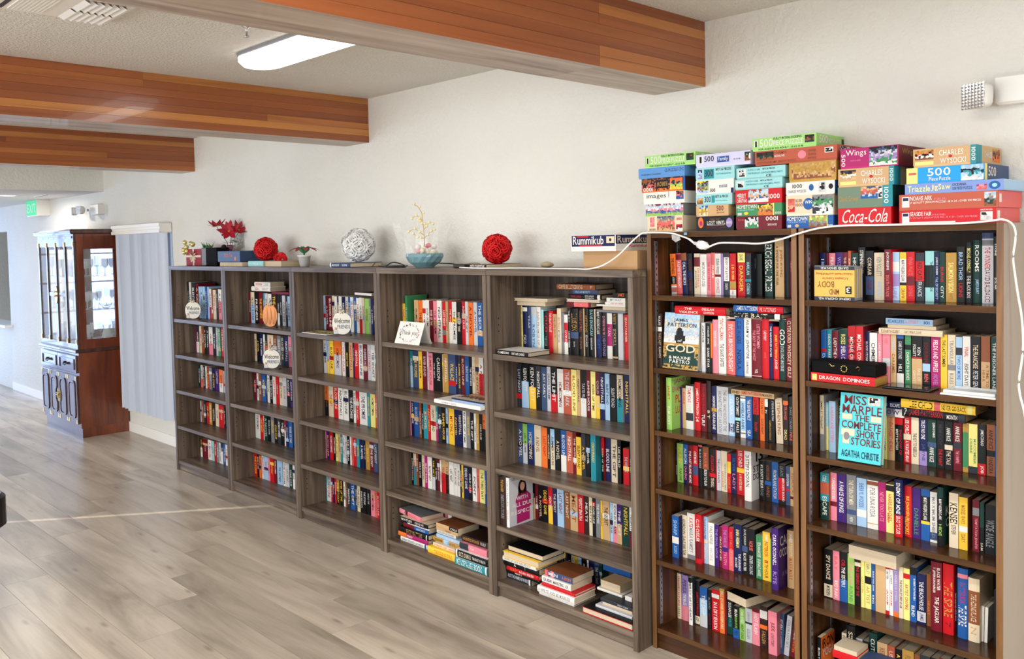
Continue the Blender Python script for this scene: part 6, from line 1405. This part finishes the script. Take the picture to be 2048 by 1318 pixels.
for nm, c, up, L, n1, sd in (('poinsettia', (-.13, -.01, .43), (.0, -.25, 1), .12, 8, 1), ('poinsettia', (.01, -.04, .37), (.1, -1, .35), .14, 9, 2), ('poinsettia', (.1, -.02, .38), (.5, -.7, .6), .11, 7, 3)): b = MB(); poinsettia(b, c, up, L, n1, PR, sd); b.build(nm, M_PETAL, r)
b = MB(); R0 = random.Random(9)
for k in range(14): a = R0.uniform(0, 2*pi); leafm(b, (R0.uniform(-.02, .02), -.02, R0.uniform(.16, .28)), (cos(a), sin(a)*.6, R0.uniform(-.1, .6)), R0.uniform(.06, .1), .045, jit(pc('G'), .2))
b.ball((-.055, -.03, .2), .03, pc('N'), 8); b.build('green_leaves', M_PETAL, r)
b = MB()
for (a0, L) in ((.25, .27), (.6, .25), (.95, .22), (.0, .2), (1.3, .2)):
    base = Vector((.04, 0, .2))
    pts = [base+Vector((sin(a0)*L*q, .01, cos(a0)*L*q*1.25-.06*q*q*a0)) for q in (0, .2, .4, .6, .8, 1)]; b.tube(pts, .0015, pc('x'), 4)
    for i in range(22):
        q = .15+.85*i/22; p = base+Vector((sin(a0)*L*q, .01, cos(a0)*L*q*1.25-.06*q*q*a0))
        for sd in (-1, 1): d = Vector((cos(a0)*sd+.5*sin(a0), R0.uniform(-.4, .4), -sin(a0)*sd+.5)); leafm(b, p, d, .05*(1.1-q*.8), .012, jit(rgb(206, 210, 202), .1))
b.build('silver_fern', M_PETAL, r)['kind'] = 'stuff'
# blue slip box, tipped
A = atY(440, 529, .045); B = atY(484, 522, .045); w = B.x-A.x
o = boxo('page_slab', A.x, B.x, .045, .25, ZT, ZT+.03, M_PAGE, bev=.001); tag(o, 'pale book lying beneath the blue slip box', 'book')
o = boxo('blue_slip_box', A.x, B.x, .03, .3, ZT+.032, ZT+.032+.078, plain('blue_card', rgb(52, 76, 108), .45), bev=.002); tag(o, 'dark blue slip box with orange lettering, beside the vase', 'box')
q = MB(); text_on(q, 'Tea for Two', -.07, .035, .06, .065, lambda u, v: (u, -.1355, v), pc('o')); q.mesh([(.1+.014*cos(2*pi*i/12), -.1356, .024+.014*sin(2*pi*i/12)) for i in range(12)], [tuple(range(12))], pc('o')); q.build('lettering', M_PRINT, o)
# little potted poinsettia
C = atY(609, 531, .12); r = empty('potted_poinsettia', (C.x, .12, ZT)); tag(r, 'tiny red poinsettia in a white pot', 'potted flower'); r.scale = (1.3, 1.3, 1.2)
b = MB(); b.lathe([(.0001, 0), (.022, 0), (.031, .055), (.034, .055), (.034, .062), (.029, .062), (.026, .05), (.0001, .05)], n=18); b.build('pot', M_WPLAS, r)
b = MB(); b.tube([(0, 0, .05), (0, 0, .085)], .004, pc('G'), 6)
for k in range(7): a = 2*pi*k/7; leafm(b, (0, 0, .068), (cos(a), sin(a), .8), .055, .04, jit(pc('g'), .2), -.2)
b.build('leaves', M_PETAL, r); b = MB()
for k in range(9): a = 2*pi*k/9+.3; leafm(b, (0, 0, .1), (cos(a), sin(a), .25), .075, .035, jit(PR, .2), .5)
b.build('red_bracts', M_PETAL, r)
# wrapped glass bowl with a berry spray
C = atY(850, 532, .13); r = empty('glass_bowl', (C.x, .13, ZT)); tag(r, 'blue-green cut glass bowl wrapped in clear film with a berry branch', 'glass bowl'); r.rotation_euler = (0, 0, .75)
b = MB(); n = 28; prof = [(.0001, 0), (.05, 0), (.054, .006), (.085, .03), (.1, .06), (.102, .075), (.098, .078), (.094, .06), (.08, .034), (.045, .012), (.0001, .01)]; vs = []
for i in range(n):
    for j, (q, z) in enumerate(prof): s = 1+(.045*((i+j) % 2) if 2 < j < 5 else 0); vs.append((q*s*cos(2*pi*i/n), q*s*sin(2*pi*i/n), z))
k_ = len(prof); b.mesh(vs, [(i*k_+j, ((i+1) % n)*k_+j, ((i+1) % n)*k_+j+1, i*k_+j+1) for i in range(n) for j in range(k_-1)]); b.build('bowl', plain('teal_glass', rgb(120, 160, 168), .06, 0, 0, Alpha=.8), r)
b = MB(); R0 = random.Random(12)
for k in range(40): p = Vector((R0.uniform(-.06, .06), R0.uniform(-.06, .06), R0.uniform(.06, .12))); b.ball(p, .016, jit(pc(R0.choice('wwcwp')), .05), 6)
b.build('paper_filling', M_FLAT, r)['kind'] = 'stuff'
b = MB()
for k in range(11):
    a = 2*pi*k/11; tip = .1+.11*R0.random(); w_ = .16; P = []
    for j in range(5):
        q = j/4
        for s in (-1, 0, 1): rr = .096+.03*sin(q*2.2)*(1 if k % 2 else .4)+.05*q*q; aa = a+s*w_*(1.6-1.1*q); P.append((rr*cos(aa)*(1+.1*s*q), rr*sin(aa)*.8, .05+tip*q+.02*s*R0.uniform(-1, 1)))
    b.mesh(P, [(j*3+i, j*3+i+1, j*3+i+4, j*3+i+3) for j in range(4) for i in range(2)], sm=True)
b.build('clear_film', M_CELLO, r)
tw = [(.0, 0, .08), (.0, 0, .17), (-.005, 0, .24), (-.01, 0, .3), (-.03, 0, .335), (-.06, 0, .35)]
b = MB(); b.tube(tw, .0025, pc('T'), 6); br = [((0, 0, .2), (.04, 0, .25), (.06, -.01, .26)), ((0, 0, .22), (-.05, 0, .27), (-.085, 0, .25)), ((0, 0, .26), (.03, .0, .31), (.05, 0, .3)), ((-.005, 0, .32), (-.04, 0, .36), (-.065, 0, .34)), ((-.0, 0, .2), (-.035, -.01, .21), (-.06, 0, .235)), ((0, 0, .29), (-.02, 0, .32), (-.03, 0, .33))]
bb = MB()
br = [tuple((a[0], a[1], a[2]*.8) for a in p) for p in br]
for p in br:
    b.tube(p, .0016, pc('T'), 5)
    for q in (p[1], p[2], tuple((Vector(p[0])+Vector(p[1]))/2)): bb.ball(q, .0085, pc('c'), 8)
for p in tw[2:]: bb.ball((p[0]+.01, p[1]-.004, p[2]), .008, pc('Y'), 8)
b.build('branch', M_FLAT, r); bb.build('berries', plain('cream_berry', rgb(226, 216, 164), .3), r)
# stones
def stone(px, py, Y, sx, sy, sz, c, lab, z=ZT):
    C = atY(px, py, Y); b = MB(); b.ball((0, 0, sz), 1, c, 14, (sx, sy, sz)); R = random.Random(int(px)); b.v = [(x*(1+R.uniform(-.08, .08)), y*(1+R.uniform(-.08, .08)), z*(1+R.uniform(-.04, .04))) for x, y, z in b.v]; o = b.build('stone', textured('stone_'+str(int(px)), c, .8, 60, .4), None, (C.x, Y, z)); tag(o, lab, 'stone')
stone(947, 528, .22, .05, .035, .012, rgb(150, 140, 108), 'flat mossy stone behind the cords beside the red rose ball')
stone(1094, 532, .2, .036, .03, .015, rgb(176, 160, 130), 'tan stone lying alone left of the cardboard box')
# ------------------------------------------------------------------ cords
def cord(name, pts, r, mat, lab, cat='cord', n=8):
    P = [Vector(p) for p in pts]; out = []
    for i in range(len(P)-1):
        p0, p1, p2, p3 = P[max(i-1, 0)], P[i], P[i+1], P[min(i+2, len(P)-1)]
        for k in range(6): t = k/6; out.append(.5*((2*p1)+(p2-p0)*t+(2*p0-5*p1+4*p2-p3)*t*t+(3*p1-p0-3*p2+p3)*t*t*t))
    out.append(P[-1]); b = MB(); c = out[0]; b.tube([p-c for p in out], r, n=n); o = b.build(name, mat, None, c); tag(o, lab, cat); return o
def on(px, py, Y): return atY(px, py, Y)
def tp(px, Y, dz=.004):  # a point on the grey bookcase tops at photo column px
    a = atY(px, 534, Y); return Vector((a.x, Y, 1.6203+dz))
cord('power_cord', [tp(757, .2), tp(770, .1, .006), tp(785, .12, .028), tp(800, .16, .02), tp(812, .1, .006), tp(795, .05), tp(770, .08, .005), tp(785, .2), tp(815, .26)], .0035, M_BLACK, 'black cord looped on the bookcase top left of the glass bowl')
o = cord('power_cord', [tp(876, .25, .02), tp(900, .24, .018), tp(925, .2, .012), tp(938, .14, .008)], .003, M_BLACK, 'black cord running right from the glass bowl to a small dark plug')
o = boxo('dark_plug', 0, .09, 0, .05, 0, .022, plain('brown_plastic', rgb(48, 34, 28), .4), bev=.004); p = tp(925, .1); o.location = (p.x, .1, ZT); tag(o, 'small dark brown adapter on the bookcase top before the mossy stone', 'adapter')
o = cord('thin_wire', [tp(744, .12), tp(749, .15, .02), tp(752, .18, .03), tp(748, .2, .012), tp(745, .16)], .0015, M_BLACK, 'tangle of thin dark wire beside the white rose ball')
W1 = [tp(915, .1), tp(935, .02), tp(965, -.0), tp(1000, .03, .003), tp(1040, .05), tp(1100, .03), tp(1150, .02), tp(1175, .0, .004), on(1205, 531, .0), on(1235, 512, .03), on(1262, 485, .05), on(1280, 469, .07)]
d = W1[-1]; W1[-1] = Vector((on(1282, 468, .08).x, .08, on(1282, 468, .08).z)); W1 += [on(1296, 465.5, .075), on(1340, 466, .07), on(1362, 472, .065), on(1378, 478, .06)]
cord('extension_cord', W1, .0034, M_WCORD, 'white extension cord from the grey bookcase tops up to the dark bookcase')
P0 = on(1388, 486, .055); P1 = on(1412, 492, .05)
b = MB(); dv = (P1-P0)
b.tube([Vector((0, 0, 0)), dv*.35, dv*.4, dv*1.0, dv*1.05, dv*1.25], [.006, .009, .016, .016, .011, .006], n=12)
for s in (-1, 1): b.ball(dv*.7+Vector((0, -.003, .006*s)), .012, n=10, sc=(1.6, 1, 1))
o = b.build('plug_connector', M_WCORD, None, P0); tag(o, 'white plug and triple socket joined in front of the left dark bookcase', 'plug')
cord('extension_cord', [P0, on(1382, 481, .058), on(1378, 478, .06)], .0045, M_WCORD, 'short stub of white cord entering the plug on the dark bookcase')
P2 = P0+dv*1.25
cord('extension_cord', [P2, on(1440, 486, .06), on(1480, 486, .06), on(1520, 487, .06), on(1560, 479, .06), on(1600, 466, .065), on(1640, 456, .07), on(1690, 451, .075), on(1760, 450, .078), on(1850, 448, .08), on(1930, 446, .08), on(1985, 441, .08), on(2003, 438.5, .075), on(2018, 443, .1), on(2027, 452, .12), on(2031, 465, .13), on(2030, 485, .13), on(2026, 515, .13), on(2030, 550, .13), on(2036, 590, .13), on(2044, 640, .13), on(2046, 700, .13), on(2038, 760, .13), on(2040, 790, .13), on(2052, 850, .13), on(2056, 1000, .13)], .0036, M_WCORD, 'white extension cord from the plug along the shelf tops and down the greige side')
b = MB(); A = on(1343, 469, .078); q = [(0, 0, 0), (.035, 0, .002), (.045, .0, -.022), (.02, -.002, -.032), (.002, 0, -.02)]; b.mesh(q+[(x, y+.0006, z) for x, y, z in q], [(0, 1, 2, 3, 4), (9, 8, 7, 6, 5)]); o = b.build('cord_tag', M_CELLO, None, A); tag(o, 'crumpled clear plastic tag on the white cord', 'tag')
for px, lab in ((1350, 'small blue tape piece on the cord above the plug'),):
    A = on(1371, 470, .07); o = boxo('tape', 0, .014, 0, .002, 0, .01, plain('blue_tape', rgb(90, 160, 200), .4)); o.location = A; tag(o, lab, 'tape')
# ------------------------------------------------------------------ black chair at the very edge of the view
E_ = atZ(-14, 1036, .46); r = empty('armchair', (E_.x-.36, E_.y-.16, 0)); tag(r, 'black padded chair, only its rounded edge in view at the far left', 'chair')
cx, cy = E_.x-.36, E_.y-.16
def pad(nm, x0, x1, y0, y1, z0, z1, rr): 
    b = MB(); n = 6; pts = []
    for (sx, sy, a0) in ((1, 1, 0), (-1, 1, 90), (-1, -1, 180), (1, -1, 270)):
        for i in range(n+1): a = rad(a0+90*i/n); pts.append((sx*((x1-x0)/2-rr)+rr*cos(a), sy*((y1-y0)/2-rr)+rr*sin(a)))
    k = len(pts); vs = []
    for (s, z) in ((.94, z0), (1, z0+.015), (1, z1-.015), (.94, z1)): vs += [(p[0]*s, p[1]*s, z) for p in pts]
    b.mesh(vs, [(j*k+i, j*k+(i+1) % k, (j+1)*k+(i+1) % k, (j+1)*k+i) for j in range(3) for i in range(k)]+[tuple(range(k))[::-1], tuple(range(3*k, 4*k))], sm=False); b.build(nm, plain('black_vinyl', rgb(16, 16, 18), .35) if 'black_vinyl' not in bpy.data.materials else bpy.data.materials['black_vinyl'], r, ((x0+x1)/2-cx, (y0+y1)/2-cy, 0))
pad('seat', cx-.3, cx+.3, cy-.26, cy+.26, .37, .54, .12); pad('backrest', cx-.3, cx+.28, cy-.32, cy-.24, .55, .98, .035)
for sx in (-1, 1):
    for sy in (-1, 1): b = MB(); b.tube([(sx*.16, sy*.16, .4), (sx*.18, sy*.17, 0)], .014); b.build('leg', M_METAL, r)
for sx in (-1, 1): b = MB(); b.tube([(sx*.24, -.24, .42), (sx*.24, -.28, .6)], .012); b.build('back_support', M_METAL, r)
